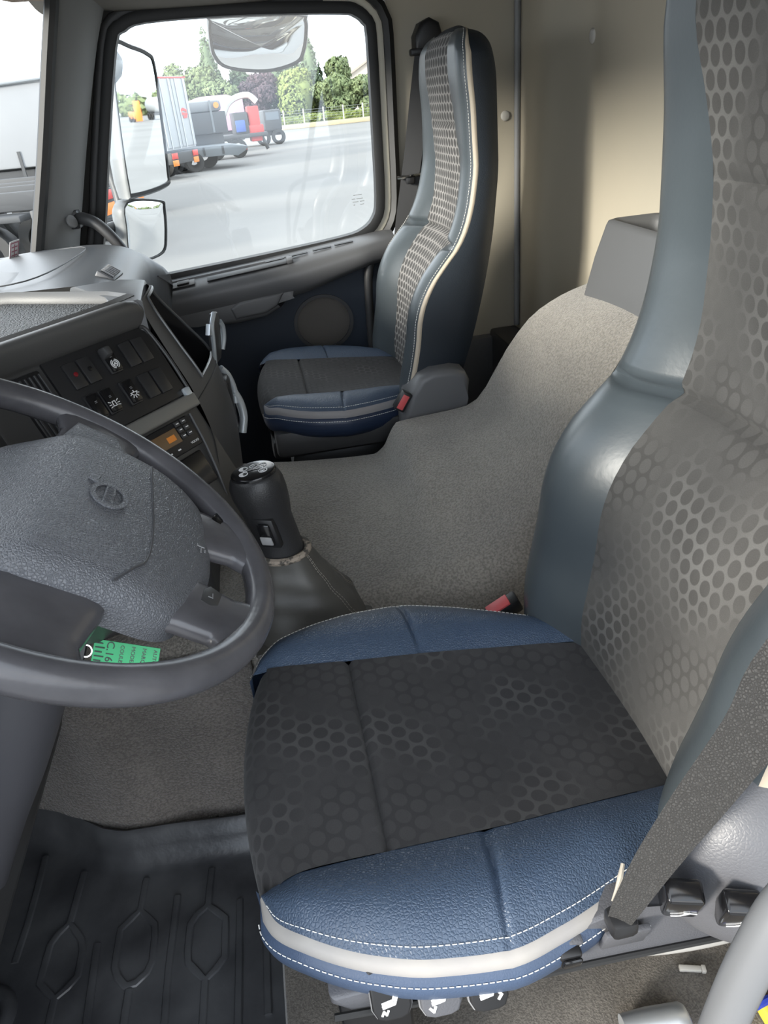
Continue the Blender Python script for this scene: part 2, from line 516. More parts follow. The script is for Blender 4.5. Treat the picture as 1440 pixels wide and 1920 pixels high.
# outdoors
M['ground'] = mat('yard concrete', (.165, .163, .157), .95, ('n', 1.5, .2, .05), (.10, (.215, .213, .206), .2))
M['tarp_white'] = mat('white tarpaulin', (.24, .247, .255), .6, None, (.3, (.29, .297, .305), .2))
M['trailer_white'] = mat('white trailer panel', (.33, .342, .347), .5)
M['frame_dark'] = mat('dark chassis', (.05, .052, .055), .6)
M['frame_grey'] = mat('grey ramp bed', (.14, .155, .165), .6)
M['tail_red'] = mat('tail lamp red', (.55, .05, .04), .4)
M['orange'] = mat('orange reflector', (.75, .22, .04), .5)
M['truck_black'] = mat('dark machine cover', (.045, .048, .052), .5)
M['pink'] = mat('faded pink tarpaulin', (.50, .30, .40), .7)
M['crane_red'] = mat('red crane paint', (.42, .045, .04), .5)
M['crane_white'] = mat('white crane arm', (.50, .50, .47), .6)
M['blue_part'] = mat('blue machine part', (.05, .10, .32), .5)
M['bark'] = mat('bark', (.08, .06, .045), .9)
M['leaf_a'] = mat('leaf green', (.10, .14, .06), .8, None, (.9, (.18, .215, .10), .2))  # leaf colours here are lightened, distance haze put into the paint
M['leaf_b'] = mat('leaf dark green', (.065, .10, .055), .8, None, (.9, (.11, .15, .08), .2))
M['leaf_c'] = mat('leaf yellow green', (.15, .19, .06), .8, None, (.9, (.22, .26, .07), .2))
M['leaf_p'] = mat('leaf purple', (.055, .035, .045), .8, None, (.9, (.09, .055, .065), .2))
M['house'] = mat('house plaster', (.62, .55, .47), .8)
M['roof'] = mat('roof tile', (.38, .33, .28), .8)
M['post'] = mat('concrete post', (.42, .42, .40), .8)
M['wire'] = mat('fence wire', (.25, .27, .26), .6)
M['wall_low'] = mat('low stone wall', (.45, .38, .25), .9, ('n', 3, .3, .05), (.6, (.36, .31, .22), .2))

# ================================================================== SETTING
def struct(o, label=None, cat=None):
    o['kind'] = 'structure'
    if label: o['label'] = label
    if cat: o['category'] = cat
    return o

# floor of the cab (footwells) and raised seat platform
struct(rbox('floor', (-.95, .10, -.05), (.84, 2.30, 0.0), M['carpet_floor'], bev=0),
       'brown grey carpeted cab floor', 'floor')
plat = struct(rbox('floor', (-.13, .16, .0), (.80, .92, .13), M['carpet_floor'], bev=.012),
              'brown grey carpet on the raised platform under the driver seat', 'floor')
struct(rbox('wall_front', (-1.0, .10, -.05), (-.90, 2.30, .95), M['plastic_dark'], bev=0),
       'dark bulkhead below the windscreen', 'wall')

# rear wall and side wall, beige lining
ys = np.linspace(.10, 2.262, 60); zs = np.linspace(0, 1.62, 30)
def rear_x(y, z):
    # lining swells forward a little beside the corner, then runs flat
    return .80 - .018*math.exp(-((y-2.02)/.10)**2) + .012*math.exp(-((y-1.80)/.05)**2)
P = [[A(rear_x(y, z), y, z) for z in zs] for y in ys] 
g = grid('wall_rear', P, M['wall'])
md = g.modifiers.new('thick', 'SOLIDIFY'); md.thickness = .03; md.offset = -1
struct(g, 'beige rear wall lining of the cab', 'wall')
struct(rbox('wall_side', (.437, 2.262, .0), (.86, 2.31, 1.62), M['wall'], bev=0),
       'beige side wall lining behind the passenger door', 'wall')
struct(tube('trim_1', [(.792, 2.248, .49), (.792, 2.248, 1.62)], .009, M['plastic_mid'], n=10),
       'slim grey strip in the corner between side and rear wall', 'trim')
struct(rbox('baseboard_rear', (.70, 1.50, .0), (.79, 2.25, .49), M['plastic_dark'], bev=.01),
       'dark grey plinth low in the rear corner behind the passenger seat', 'trim')
struct(rbox('baseboard_side', (.44, 2.22, .0), (.79, 2.262, .47), M['plastic_grey'], bev=.008),
       'grey plinth along the side wall behind the passenger seat', 'trim')

# ceiling and the padded rail over the door
struct(rbox('ceiling', (-.55, .10, 1.60), (.84, 2.32, 1.65), M['headliner'], bev=0), 'grey cab headliner', 'ceiling')
prof = [(2.32, 1.62), (1.98, 1.62), (2.02, 1.50), (2.10, 1.435), (2.18, 1.412), (2.25, 1.405), (2.32, 1.405)]
pp = cr_pts([A(0, a, b) for a, b in prof], 4)
P = []
for x in np.linspace(-.42, .47, 24):
    e = .012*((x-.05)/.45)**2
    P.append([A(x, p[1], p[2]+e) for p in pp])
struct(grid('trim_2', P, M['headliner'], flip=True), 'padded grey headliner rail above the passenger window', 'trim')
prof = [(-.62, 1.62), (-.50, 1.45), (-.40, 1.425), (-.33, 1.445), (-.30, 1.62)]
pp = cr_pts([A(a, 0, b) for a, b in prof], 4)
P = [[A(p[0]-.12*(1-((y-1.15)/.95)**2), y, p[2]) for p in pp] for y in np.linspace(.1, 2.1, 20)]
struct(grid('trim_3', P, mat('brown visor lining', (.22, .16, .11), .85, ('n', 500, .2, .0008)), flip=False), 'brown lining over the top of the windscreen', 'trim')

# passenger-side A pillar
Lp = cr_pts([(-.30, 2.06, 1.56), (-.345, 2.055, 1.42), (-.381, 2.05, 1.32), (-.458, 2.05, 1.109), (-.540, 2.05, .897), (-.60, 2.05, .74)], 5)
Rp = cr_pts([(-.19, 2.22, 1.56), (-.262, 2.22, 1.42), (-.310, 2.215, 1.32), (-.392, 2.21, 1.109), (-.468, 2.205, .897), (-.52, 2.20, .74)], 5)
P = []
for a, b in zip(Lp, Rp):
    row = []
    for t in np.linspace(0, 1, 9):
        q = a*(1-t)+b*t
        nrm = unit(A(.75, -.75, .25))
        row.append(q + nrm*.022*math.sin(math.pi*min(1, t*1.05))**.7)
    row += [b+A(-.02, .05, 0), a+A(.015, .05, 0)]
    P.append(row)
pillar_o = struct(grid('trim_4', P, M['pillar'], cv=True), 'grey moulded windscreen pillar trim beside the passenger window', 'trim')
pil_cap_fr = Fr((-.452, 2.108, .962), (.6, .77, .1), (-.3, .1, .95))
struct(prism('trim_5', [(.014*math.cos(a), .016*math.sin(a)) for a in np.linspace(0, 2*math.pi, 24, endpoint=False)], -.004, .003, M['pillar'], fr=pil_cap_fr, bev=.0015),
       'small round cover plug low on the windscreen pillar', 'trim')
struct(tube('trim_6', [p+A(-.006, -.006, 0) for p in Lp], .016, M['rubber'], n=8), 'black rubber edge of the windscreen', 'trim')

# windscreen glass, bowed forward, in one pane
P = []
for y in np.linspace(.12, 2.05, 24):
    bow = -.14*(1-((y-1.085)/.965)**2)
    P.append([A(np.interp(z, [.74, .897, 1.109, 1.32, 1.42, 1.56], [-.60, -.546, -.463, -.386, -.35, -.305])+bow, y, z) for z in np.linspace(.80, 1.50, 10)])
struct(grid('window_2', P, M['glass_ws']), 'large clear windscreen pane', 'window')
# inspection stickers in the lower corner of the windscreen
fr_st = Fr((-.585, 1.985, .905), (.25, .95, .0), (.36, -.05, .93))
st = thing('sticker', (-.585, 1.985, .90), 'small printed paper stickers in the lower windscreen corner', 'sticker')
rbox('paper', (-.022, -.005, 0), (.022, .045, .0008), mat('sticker paper', (.62, .60, .60), .6), st, fr_st, bev=0)
strokes('print', [[(-.018, .04), (.018, .04), (.018, .0), (-.018, .0), (-.018, .04)], [(-.012, .03), (.012, .03)], [(-.012, .02), (.012, .02)], [(-.012, .01), (.012, .01)], [(0, .035), (0, .004)]], .003, fr_st, mat('sticker print', (.35, .12, .16), .6), st, z=.001)
strokes('print', [[(-.03, -.012-.006*i), (-.012, -.012-.006*i)] for i in range(4)], .003, fr_st, M['plastic_dark'], st, z=.001)

# ---------------------------------------------------------------- passenger door
win = [(-.45, .757), (-.313, .770), (.028, .796), (.253, .817), (.319, .832), (.356, .862), (.371, .917), (.378, 1.10), (.384, 1.31), (.376, 1.343), (.352, 1.362), (.319, 1.369), (.15, 1.380), (-.008, 1.386), (-.18, 1.386), (-.235, 1.372), (-.268, 1.335), (-.353, 1.087), (-.403, .931), (-.45, .80)]
def densify(poly, n=5):
    P = cr_pts([A(a, 0, b) for a, b in poly], n, True)
    return P[:, [0, 2]]
wp = densify(win, 3)
def offset(poly, d):
    n = len(poly); out = []
    for i in range(n):
        t = unit(poly[(i+1) % n]-poly[(i-1) % n])
        out.append(poly[i]+np.array([t[1], -t[0]])*d)
    return np.array(out)
def frame_ring(name, o0, o1, y0, y1, m, parent, bulge=0.0, keep=None):
    """window surround between offsets o0..o1, from depth y0 (cab side) to y1"""
    a, b, c = offset(wp, o0), offset(wp, o1), offset(wp, (o0+o1)/2)
    rows = []
    for i in range(len(wp)):
        rows.append([A(a[i][0], y1, a[i][1]), A(a[i][0], y0, a[i][1]), A(c[i][0], y0-bulge, c[i][1]), A(b[i][0], y0, b[i][1]), A(b[i][0], y1, b[i][1])])
    sk = None if keep is None else (lambda i, j: not keep(wp[i]))
    return grid(name, rows, m, parent, cu=True, cv=True, angle=50, skip=sk)
door = thing('door_1', (0, 2.27, .02), 'grey and dark blue passenger door with armrest, speaker and window', 'door', kind='structure')
frame_ring('window_seal', -.004, .022, 2.252, 2.29, M['rubber'], door, .004)
frame_ring('door_frame', .022, .040, 2.262, 2.30, M['cream'], door, .003, lambda p: p[0] > .30)
frame_ring('upper_frame', .022, .040, 2.262, 2.30, M['plastic_dark'], door, .003, lambda p: p[0] <= .30)
frame_ring('door_seal', .040, .066, 2.246, 2.30, M['rubber'], door, .010)
pane = prism('window_1', [tuple(p) for p in wp], -2.272, -2.268, M['glass'], None, Fr((0, 0, 0), (1, 0, 0), (0, 0, 1)))
struct(rebase(pane), 'clear side window pane of the passenger door', 'window')
# small printed glass mark
fr_mk = Fr((.315, 2.266, .915), (1, 0, .02), (0, 0, 1))
mk = thing('glass_mark', (.315, 2.266, .90), 'small grey etched maker mark in the lower rear corner of the side window', 'marking')
strokes('print', [[(-.012, .014), (.012, .014)], [(-.018, .004), (-.008, .004)], [(-.004, .004), (.014, .004)], [(-.016, -.004), (.0, -.004)], [(.006, -.004), (.018, -.004)], [(-.014, -.012), (-.010, -.012)], [(.006, -.012), (.016, -.012)]], .0016, fr_mk, mat('etched print', (.20, .21, .21), .8), mk)

# lower door: inner skin, ledge, arm rest
skin = [(-.56, .10), (.40, .10), (.405, .80), (.30, .80), (-.56, .74)]
prism('door_skin', skin, -2.30, -2.235, M['door_blue'], door, Fr((0, 0, 0), (1, 0, 0), (0, 0, 1)), bev=.006)
def ledge_z(x): return np.interp(x, [-.56, -.28, -.01, .31, .42], [.735, .762, .786, .822, .832])
P = []
lp = [(2.252, .000), (2.225, -.004), (2.20, -.010), (2.165, -.020), (2.150, -.034), (2.146, -.052), (2.152, -.085), (2.175, -.108), (2.235, -.118)]
for x in np.linspace(-.56, .40, 40):
    z0 = ledge_z(x)
    k = 1.0 if x < .30 else 1-.25*((x-.30)/.10)
    P.append([A(x, 2.24-(2.24-a)*k, z0+b*(1.0 if x < .12 else 1-.30*min(1, (x-.12)/.2))) for a, b in lp])
grid('window_ledge', P, M['plastic_grey'], door, capu=True, flip=True)
rbox('ledge_upstand', (-.56, 2.215, 0), (.40, 2.258, .018), M['plastic_grey'], door, Fr((0, 0, .768), (1, 0, .088), (0, 1, 0)), bev=.004)
# slots of the window demister in the ledge
for x0, x1 in ((.02, .075), (.09, .145), (.16, .215), (.225, .28)):
    fr = Fr((x0, 2.208, ledge_z(x0)-.004), (1, 0, .095), (0, 1, .25))
    rbox('demister_slot', (0, -.006, 0), (x1-x0, .002, .0025), M['plastic_black'], door, fr, bev=0)
# tray pocket in the ledge and its switch plate
fr = Fr((-.15, 2.182, ledge_z(-.15)-.012), (1, 0, .092), (0, 1, .32))
rbox('ledge_pocket', (0, -.012, 0), (.25, .012, .004), M['plastic_black'], door, fr, bev=.0015)
rbox('pocket_pull', (.232, -.014, 0), (.25, .012, .012), M['plastic_grey'], door, fr, bev=.003)
fr = Fr((-.28, 2.186, ledge_z(-.28)-.011), (1, 0, .092), (0, 1, .32))
sp = rbox('switch_plate', (0, -.016, 0), (.095, .014, .004), M['plastic_dark'], door, fr, bev=.0015)
rbox('window_switch', (.045, -.010, .004), (.08, .008, .009), M['plastic_black'], sp, fr, bev=.002)
# arm rest: sculpted pull below the ledge
ar = [(-.42, .655), (-.30, .652), (-.20, .640), (-.09, .632), (.0, .642), (.045, .662), (.075, .70), (.11, .722), (-.42, .70)]
prism('armrest', ar, -2.24, -2.155, M['plastic_grey'], door, Fr((0, 0, 0), (1, 0, 0), (0, 0, 1)), bev=.018, seg=4)
ap = [(-.09, .648), (.0, .655), (.035, .672), (.06, .708), (-.07, .698), (-.10, .68)]
prism('armrest_pull', ap, -2.165, -2.148, M['plastic_grey'], door, Fr((0, 0, 0), (1, 0, 0), (0, 0, 1)), bev=.009, seg=4)
# speaker
fs = Fr((.168, 2.236, .585), (1, 0, 0), (0, 0, 1), (0, -1, 0))
ring('speaker_rim', (.092, .085), (.082, .076), fs, 0, M['plastic_dark'], door, depth=.008)
bmv, bmf = [], []
rr = [0, .02, .045, .065, .078, .083]; zz = [.012, .0115, .010, .007, .003, 0]
P = [[fs(r*math.cos(a), r*.93*math.sin(a), z) for a in np.linspace(0, 2*math.pi, 32, endpoint=False)] for r, z in zip(rr, zz)]
grid('speaker_grille', P, mat('speaker mesh', (.15, .138, .125), .7, ('v', 700, .8, .0015)), door, cv=True)
# rear grab bar beside the seat
tube('grab_bar', [(.43, 2.225, .80), (.385, 2.21, .797), (.345, 2.20, .778), (.318, 2.195, .735), (.309, 2.195, .65), (.305, 2.195, .52), (.305, 2.20, .40)], .0125, M['plastic_dark'], door, n=12, cr=5)

# grab handle on the windscreen pillar
gh = tube('grab_handle', [(-.455, 2.16, .962), (-.425, 2.13, .962), (-.39, 2.11, .945), (-.352, 2.10, .895), (-.325, 2.10, .83), (-.305, 2.10, .76), (-.295, 2.105, .70)], [.013, .016, .015, .014, .0135, .013, .013], M['plastic_dark'], pillar_o, n=14, cr=6)
rbox('mount', (-.475, 2.14, .938), (-.440, 2.185, .985), M['plastic_dark'], gh, bev=.008)

# driver-side door sill and pillars (the doorway the picture is taken through)
struct(rbox('trim_7', (-.60, .06, -.10), (.84, .17, .10), M['plastic_dark'], bev=.01), 'dark sill of the open driver doorway', 'trim')
struct(rbox('wall_side', (.50, .05, .0), (.84, .12, 1.62), M['wall'], bev=.01), 'beige lining behind the open driver doorway', 'wall')

struct(rbox('wall_side', (-.95, .06, -.05), (-.50, .13, .93), M['plastic_dark'], bev=.01), 'dark kick panel ahead of the open driver doorway', 'wall')
struct(tube('trim_8', [(-.66, .10, .85), (-.58, .105, .95), (-.48, .11, 1.12), (-.39, .12, 1.35), (-.30, .13, 1.62)], .045, M['pillar'], n=12, cr=4), 'windscreen pillar on the driver side', 'trim')
# ---------------------------------------------------------------- outdoors ground
struct(rbox('ground', (-160, -60, -1.4), (200, 260, -1.2), M['ground'], bev=0), 'pale concrete yard outside', 'ground')

# ---------------------------------------------------------------- engine tunnel cover
zfar = pchip([(-.75, .49), (-.115, .482), (.02, .466), (.19, .455), (.215, .470), (.235, .505), (.25, .525), (.30, .530), (.42, .540), (.45, .565), (.475, .610), (.510, .675), (.566, .744), (.625, .778), (.70, .80), (.80, .82)])
znear = pchip([(-.75, .40), (-.2, .425), (.0, .44), (.15, .455), (.25, .475), (.35, .52), (.42, .575), (.50, .67), (.566, .735), (.64, .79), (.72, .81), (.80, .82)])
P = []
yn0, yf0 = .955, 1.545
xsT = np.unique(np.concatenate([np.linspace(-.75, .80, 70), np.linspace(.18, .27, 10)]))
for x in xsT:
    row = []
    # near edge is pulled back at the front foot well
    ynb = np.interp(x, [-.75, -.60, -.53, -.42, -.30, -.10, .1, .8], [1.12, 1.08, 1.02, .985, .975, .965, .955, .955])
    yfb = np.interp(x, [-.75, .42, .50, .60, .80], [1.545, 1.545, 1.52, 1.50, 1.48])
    zn = znear(x); zf = zfar(x)
    back = .05 if x < -.12 else 0.0
    row.append(A(x, ynb-.045+back*1.6, .0)); row.append(A(x, ynb-.035+back*1.4, .06)); row.append(A(x, ynb-.022+back*1.2, .15)); row.append(A(x, ynb-.012+back, zn*.6)); row.append(A(x, ynb-.004+back*.5, zn-.085))
    for t in np.linspace(0, 1, 8):
        a = math.pi/2*t
        row.append(A(x, ynb+.07*(1-math.cos(a)), zn-.07+.07*math.sin(a)))
    y0, y1 = ynb+.07, yfb-.035
    for t in np.linspace(0.06, .94, 14):
        s = t*t*(3-2*t)
        y = y0+(y1-y0)*t
        crown = .012*math.sin(math.pi*t)
        row.append(A(x, y, zn*(1-s)+zf*s+crown))
    for t in np.linspace(0, 1, 7):
        a = math.pi/2*t
        row.append(A(x, y1+.035*math.sin(a), zf-.035*(1-math.cos(a))))
    row.append(A(x, yfb, zf-.08)); row.append(A(x, yfb+.01, .0))
    P.append(row)
P = np.array(P)
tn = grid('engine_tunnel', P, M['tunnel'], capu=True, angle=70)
rebase(tn)
tag(tn, 'grey brown lined engine tunnel rising into a hump between the two seats', 'engine cover')
def mat_back(x): return np.interp(x, [-.86, -.70, -.622, -.54, -.492, -.444, -.405, -.317, -.211, -.13], [1.07, 1.02, .995, .975, .943, .907, .891, .886, .874, .87])
# footwell lining: the lined flank that sweeps down to the mat
P = []
for i, x in enumerate(np.linspace(-.86, -.12, 30)):
    ynb = np.interp(x, [-.90, -.75, -.60, -.53, -.42, -.30, -.10], [1.15, 1.10, 1.06, 1.02, .985, .975, .965])
    row = []
    for t in np.linspace(0, 1, 14):
        z = .015+.385*t
        fold = .010*math.sin(x*23+1.2)*(1-t) + .006*math.sin(x*41+t*3)
        y = ynb-.018+.020*t**.7+fold*.7-.012*math.exp(-t*7)
        row.append(A(x, max(y, mat_back(x)+.047+.03*t), z))
    P.append(row)
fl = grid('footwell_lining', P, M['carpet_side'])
md = fl.modifiers.new('thick', 'SOLIDIFY'); md.thickness = .012
rebase(fl)
tag(fl, 'brown grey pebbled lining of the driver footwell below the steering wheel', 'lining')

# ================================================================== SEATS
XB = .345          # where the cushion meets the back rest
ZC = .835          # crease between lower and upper back rest
ZH = 1.065         # crease under the head rest
fF = pchip([(-.13, .150), (-.098, .158), (-.085, .155), (-.05, .150), (.03, .145), (.15, .139), (.24, .131), (.36, .122)])
fW = pchip([(-.098, .158), (-.094, .168), (-.086, .186), (-.07, .203), (-.05, .217), (0, .240), (.05, .253), (.117, .258), (.17, .246), (.25, .216), (.30, .194), (.36, .176)])
xc_f = pchip([(.42, .296), (.48, .297), (.526, .299), (.589, .312), (.64, .322), (.68, .327), (.715, .336), (.766, .362), (.802, .392), (.835, .422), (.883, .448), (.935, .464), (1.0, .474), (1.08, .474), (1.16, .470), (1.20, .472), (1.225, .482), (1.237, .495)])
xf_d = pchip([(.42, .055), (.6, .045), (.75, .042), (.835, .036), (.95, .020), (1.06, .008), (1.2, .0), (1.237, 0)])
xr_f = pchip([(.42, .41), (.554, .452), (.626, .475), (.754, .508), (.895, .537), (1.0, .551), (1.14, .553), (1.20, .547), (1.225, .535), (1.237, .518)])
bF = pchip([(.42, .112), (.5, .117), (.6, .126), (.7, .134), (.80, .138), (.835, .138), (.9, .128), (1.0, .116), (1.065, .104), (1.2, .10), (1.237, .085)])
bW = pchip([(.42, .222), (.5, .236), (.6, .248), (.75, .252), (.835, .246), (.95, .228), (1.05, .214), (1.15, .205), (1.19, .196), (1.215, .178), (1.230, .150), (1.237, .115)])

bF_p, bW_p = bF, bW
bF_d = pchip([(.42, .112), (.5, .117), (.6, .126), (.7, .134), (.80, .138), (.835, .138), (.9, .138), (.98, .142), (1.037, .138), (1.10, .152), (1.17, .170), (1.237, .165)])
bW_d = pchip([(.42, .222), (.5, .236), (.6, .248), (.75, .252), (.835, .247), (.9, .246), (1.0, .248), (1.15, .248), (1.19, .242), (1.215, .215), (1.230, .195), (1.237, .175)])
def make_seat(name, dx, dy, dz, k, label, lean, driver):
    root = thing(name, (dx+.15, .605+dy, (.13 if driver else .0)), label, 'seat')
    def T(x, s, z):
        return A(x+dx, .605+dy+s, (z if z < ZC else ZC+(z-ZC)*kz)+dz)
    def cx(x):                      # cushion length factor
        return XB-(XB-x)*k
    def zb(x):                      # cushion height along its length
        return .520-.07*(x-.02)
    fabm = M['fab_seat']
    kz = 1.15 if driver else 1.0
    ZH = 1.037 if driver else 1.065
    bF = bF_d if driver else bF_p
    bW = bW_d if driver else bW_p
    # ---- cushion cloth, front and rear panel
    prof = cr_pts([A(-.060, 0, .418), A(-.095, 0, .424), A(-.113, 0, .446), A(-.118, 0, .474), A(-.112, 0, .501), A(-.094, 0, .520), A(-.06, 0, .5255), A(-.02, 0, .5235), A(.03, 0, .5193)], 6)
    def panel(nm, prof, seam_end, seam_start):
        L = arclen(prof); rows, uvs = [], []
        for (x, _, z), l in zip(prof, L):
            f = fF(x); row, ur = [], []
            for v in np.linspace(-1, 1, 29):
                s = v*f
                fr = math.exp(-((x+.118)/.045)**2)
                px = x + .018*fr*v*v
                pz = z + .004*(1-v*v)*(1 if x < .05 else 0) - .010*(1-v*v)*max(0, min(1, (x-.05)/.12)) - .004*v**8
                if x > -.09: pz += .006*v**6
                d = 0
                if seam_end: d += math.exp(-((x-.03)/.0035)**2)
                if seam_start: d += math.exp(-((x-.03)/.0035)**2)
                row.append(T(cx(px), s, pz-.008*d)); ur.append((s, l+ (0 if seam_end else .2)))
            rows.append(row); uvs.append(ur)
        return grid(nm, rows, fabm, root, uv=np.array(uvs), angle=60, flip=True)
    pr = np.array(list(prof)+[])
    extra = [A(x, 0, zb(x)) for x in (.022, .026, .028)]
    pr = np.array([p for p in pr if p[0] < .018 or p[2] < .45]+extra+[A(.03, 0, zb(.03))])
    panel('cushion_front_cloth', pr, True, False)
    pr2 = np.array([A(x, 0, zb(x)-.008*max(0, (x-.30)/.1)) for x in [.03, .032, .034, .038]+list(np.linspace(.045, .40, 30))])
    panel('cushion_rear_cloth', pr2, False, True)
    # ---- leather bolsters, piping, side band
    for sg in (-1, 1):
        xs = np.unique(np.concatenate([np.linspace(-.098, .0, 18), np.linspace(.0, .36, 34), .118+np.linspace(-.009, .009, 9)]))
        rows = []
        def bol(x, v):
            F_, W_ = fF(x), fW(x)
            w = W_-F_
            s = F_+w*v
            full = min(1, w/.09)
            ze = zb(x)+.002 if x > -.06 else np.interp(x, [-.098, -.06], [.517, zb(-.06)+.002])
            z = ze + .020*full*math.sin(math.pi*min(1, v*.80+.02)) - .014*v**3*full - .002
            z -= .0065*math.exp(-((x-.118-.012*(1-v))/.0032)**2)*math.sin(math.pi*min(1, .15+v*.8))
            return T(cx(x), sg*s, z)
        for x in xs:
            rows.append([bol(x, v) for v in np.linspace(0, 1, 14)])
        grid('cushion_bolster', rows, M['leather_blue'], root, flip=(sg < 0), angle=60)
        # edge path with its outward direction
        ed = np.array([bol(x, 1.0) for x in xs if x < .335])
        st = np.array([bol(x, .93)+A(0, 0, .0008) for x in xs if -.094 < x < .33])
        wrap = [T(cx(-.103), sg*.150, .512)]
        path = resample(cr_pts(np.array(list(wrap)+list(ed)), 3), .006)
        tg = np.gradient(path, axis=0)
        out = np.array([unit(np.cross(t, A(0, 0, 1)))*(1 if sg < 0 else -1) for t in tg])
        n0 = len(path)
        prow, brow, s2 = [], [], []
        for i, (p, o) in enumerate(zip(path, out)):
            g = min(1, max(0.0, (i-1)/4))
            pw = g
            a0 = p
            a1 = p+o*.0045*pw+A(0, 0, -.002*pw)
            a2 = p+o*.0080*pw+A(0, 0, -.0080*pw)
            a3 = p+o*.0070*pw+A(0, 0, -.0155*pw)
            if i >= 2:
                prow.append([a0, a1, a2, a3])
            b0 = a3
            brow.append([b0, b0+o*.005*g+A(0, 0, -.004), b0+o*.007*g+A(0, 0, -.014), b0+o*.004*g+A(0, 0, -.028), b0-o*.004+A(0, 0, -.042), b0-o*.018+A(0, 0, -.054), b0-o*.04+A(0, 0, -.058)])
            if i >= 4: s2.append(b0+o*.0062+A(0, 0, -.006))
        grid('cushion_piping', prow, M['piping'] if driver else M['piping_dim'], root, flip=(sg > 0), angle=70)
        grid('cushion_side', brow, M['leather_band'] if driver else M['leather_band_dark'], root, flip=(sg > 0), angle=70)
        stitches('stitching', resample(st, .003), M['thread'], root)
        if sg < 0 or driver: stitches('stitching', resample(np.array(s2), .003), M['thread'], root)
    # cushion pan
    outl = [(-.085, -.14), (-.03, -.20), (.05, -.225), (.15, -.225), (.30, -.19), (.36, -.18)]
    outl = outl + [(a, -b) for a, b in outl[::-1]]
    prism('cushion_pan', [(cx(a)+dx, .605+dy+b) for a, b in outl], .405+dz, .450+dz, M['plastic_black'], root)
    # ---- back rest
    def LX(z): return lean*max(0, z-ZC)
    def dent(z): return .014*math.exp(-((z-ZC)/.007)**2)
    def dent2(z): return .007*math.exp(-((z-ZH)/.006)**2)
    def zl(z0, z1, extra=()):
        a = list(np.arange(z0, z1, .018))+[z1]
        for e in extra: a += [e-.012, e-.007, e-.004, e, e+.004, e+.007, e+.012]
        return np.unique([q for q in a if z0-1e-6 <= q <= z1+1e-6])
    fb = M['fab_back'] if driver else M['fab_pback']
    for nm, z0, z1 in (('back_lower_cloth', .45, ZC), ('back_upper_cloth', ZC, ZH), ('headrest_cloth', ZH, 1.234)):
        rows, uvs = [], []
        for z in zl(z0, z1, (ZC, ZH)):
            row, ur = [], []
            for v in np.linspace(-1, 1, 25):
                f = bF(z)
                x = xc_f(z)+xf_d(z)+.010*(1-v*v)*(1 if z < ZC else max(0, 1-(z-ZC)*6))-.004*(1-v*v)*max(0, min(1, (z-ZC)*6))
                row.append(T(x+dent(z)*(1-.2*v*v)+dent2(z)*(1-v**4)+LX(z), v*f, z)); ur.append((v*f*1.0, z*1.02))
            rows.append(row); uvs.append(ur)
        grid(nm, rows, fb, root, uv=np.array(uvs), angle=60)
    for sg in (-1, 1):
        def bb(z, v):
            F_, W_ = bF(z), bW(z)
            s = F_+(W_-F_)*v
            x0, x1 = xc_f(z)+xf_d(z), xc_f(z)
            if v < .62: x = x0+(x1-x0)*math.sin(math.pi/2*v/.62)
            else: x = x1+.013*((v-.62)/.38)**2
            amp = dent(z) if z < ZC+.05 else 0
            return T(x+amp*1.3*math.sin(math.pi*min(1, .2+v*.8))+LX(z), sg*s, z)
        for nm, z0, z1 in (('back_lower_bolster', .45, ZC), ('back_upper_bolster', ZC, 1.237)):
            zz = zl(z0, z1, (ZC,))
            if z1 > 1.2: zz = np.unique(np.concatenate([zz, np.linspace(1.19, 1.237, 12)]))
            rows = [[bb(z, v) for v in np.linspace(0, 1, 15)] for z in zz]
            grid(nm, rows, M['leather_back'], root, flip=(sg > 0), angle=60)
        zz = np.unique(np.concatenate([zl(.45, 1.237), np.linspace(1.19, 1.237, 12)]))
        prow, srow, st = [], [], []
        for z in zz:
            e = bb(z, 1.0)
            w = A(0, sg, 0)
            top = max(0, (z-1.19)/.047)
            pwid = (1.0 if driver else .62)*(1-.8*top)
            a1 = e+w*.004*(1-top)+A(.006, 0, 0)*pwid
            a2 = e+w*.005*(1-top)+A(.011, 0, 0)*pwid
            a3 = e+w*.003*(1-top)+A(.017, 0, 0)*pwid
            prow.append([e, a1, a2, a3])
            xr = xr_f(z)+dx+LX(z)
            wr = .605+dy+sg*(bW(z)-.030)
            end = A(max(xr, a3[0]+.002), wr, e[2])
            m1 = a3*.72+end*.28+w*.010*(1-top); m2 = a3*.38+end*.62+w*.013*(1-top); m3 = a3*.12+end*.88+w*.008*(1-top)
            srow.append([a3, m1, m2, m3, end])
            st.append(e+A(-.004, sg*(-.004), 0))
        grid('back_piping', prow, M['piping_beige'], root, flip=(sg > 0), angle=70)
        grid('back_side', srow, M['leather_side'], root, flip=(sg > 0), angle=70)
        if not driver: stitches('stitching', resample(np.array(st), .004), M['thread'], root, r=.0006)
    rows = []
    for z in np.unique(np.concatenate([zl(.45, 1.237), np.linspace(1.19, 1.237, 12)])):
        top = max(0, (z-1.19)/.047)
        rows.append([T(max(xr_f(z), xc_f(z)+.03*(1-.6*top))+LX(z)+.012*(1-v*v)*(1-top), v*(bW(z)-.030), z) for v in np.linspace(-1, 1, 13)])
    grid('back_shell', rows, M['leather_side'], root, flip=True, angle=60)
    # closed crown of the head rest
    cap = []
    zt = 1.237
    for v in np.linspace(-1, 1, 15):
        w = bW(zt)*.90
        s = v*w
        xa, xb = xc_f(zt)+.002+LX(zt), xr_f(zt)+.004+LX(zt)
        cap.append([T(xa*(1-t)+xb*t, s*(1-.1*abs(2*t-1)), zt-.001+.010*math.sin(math.pi*t)*(1-v**4)) for t in np.linspace(0, 1, 7)])
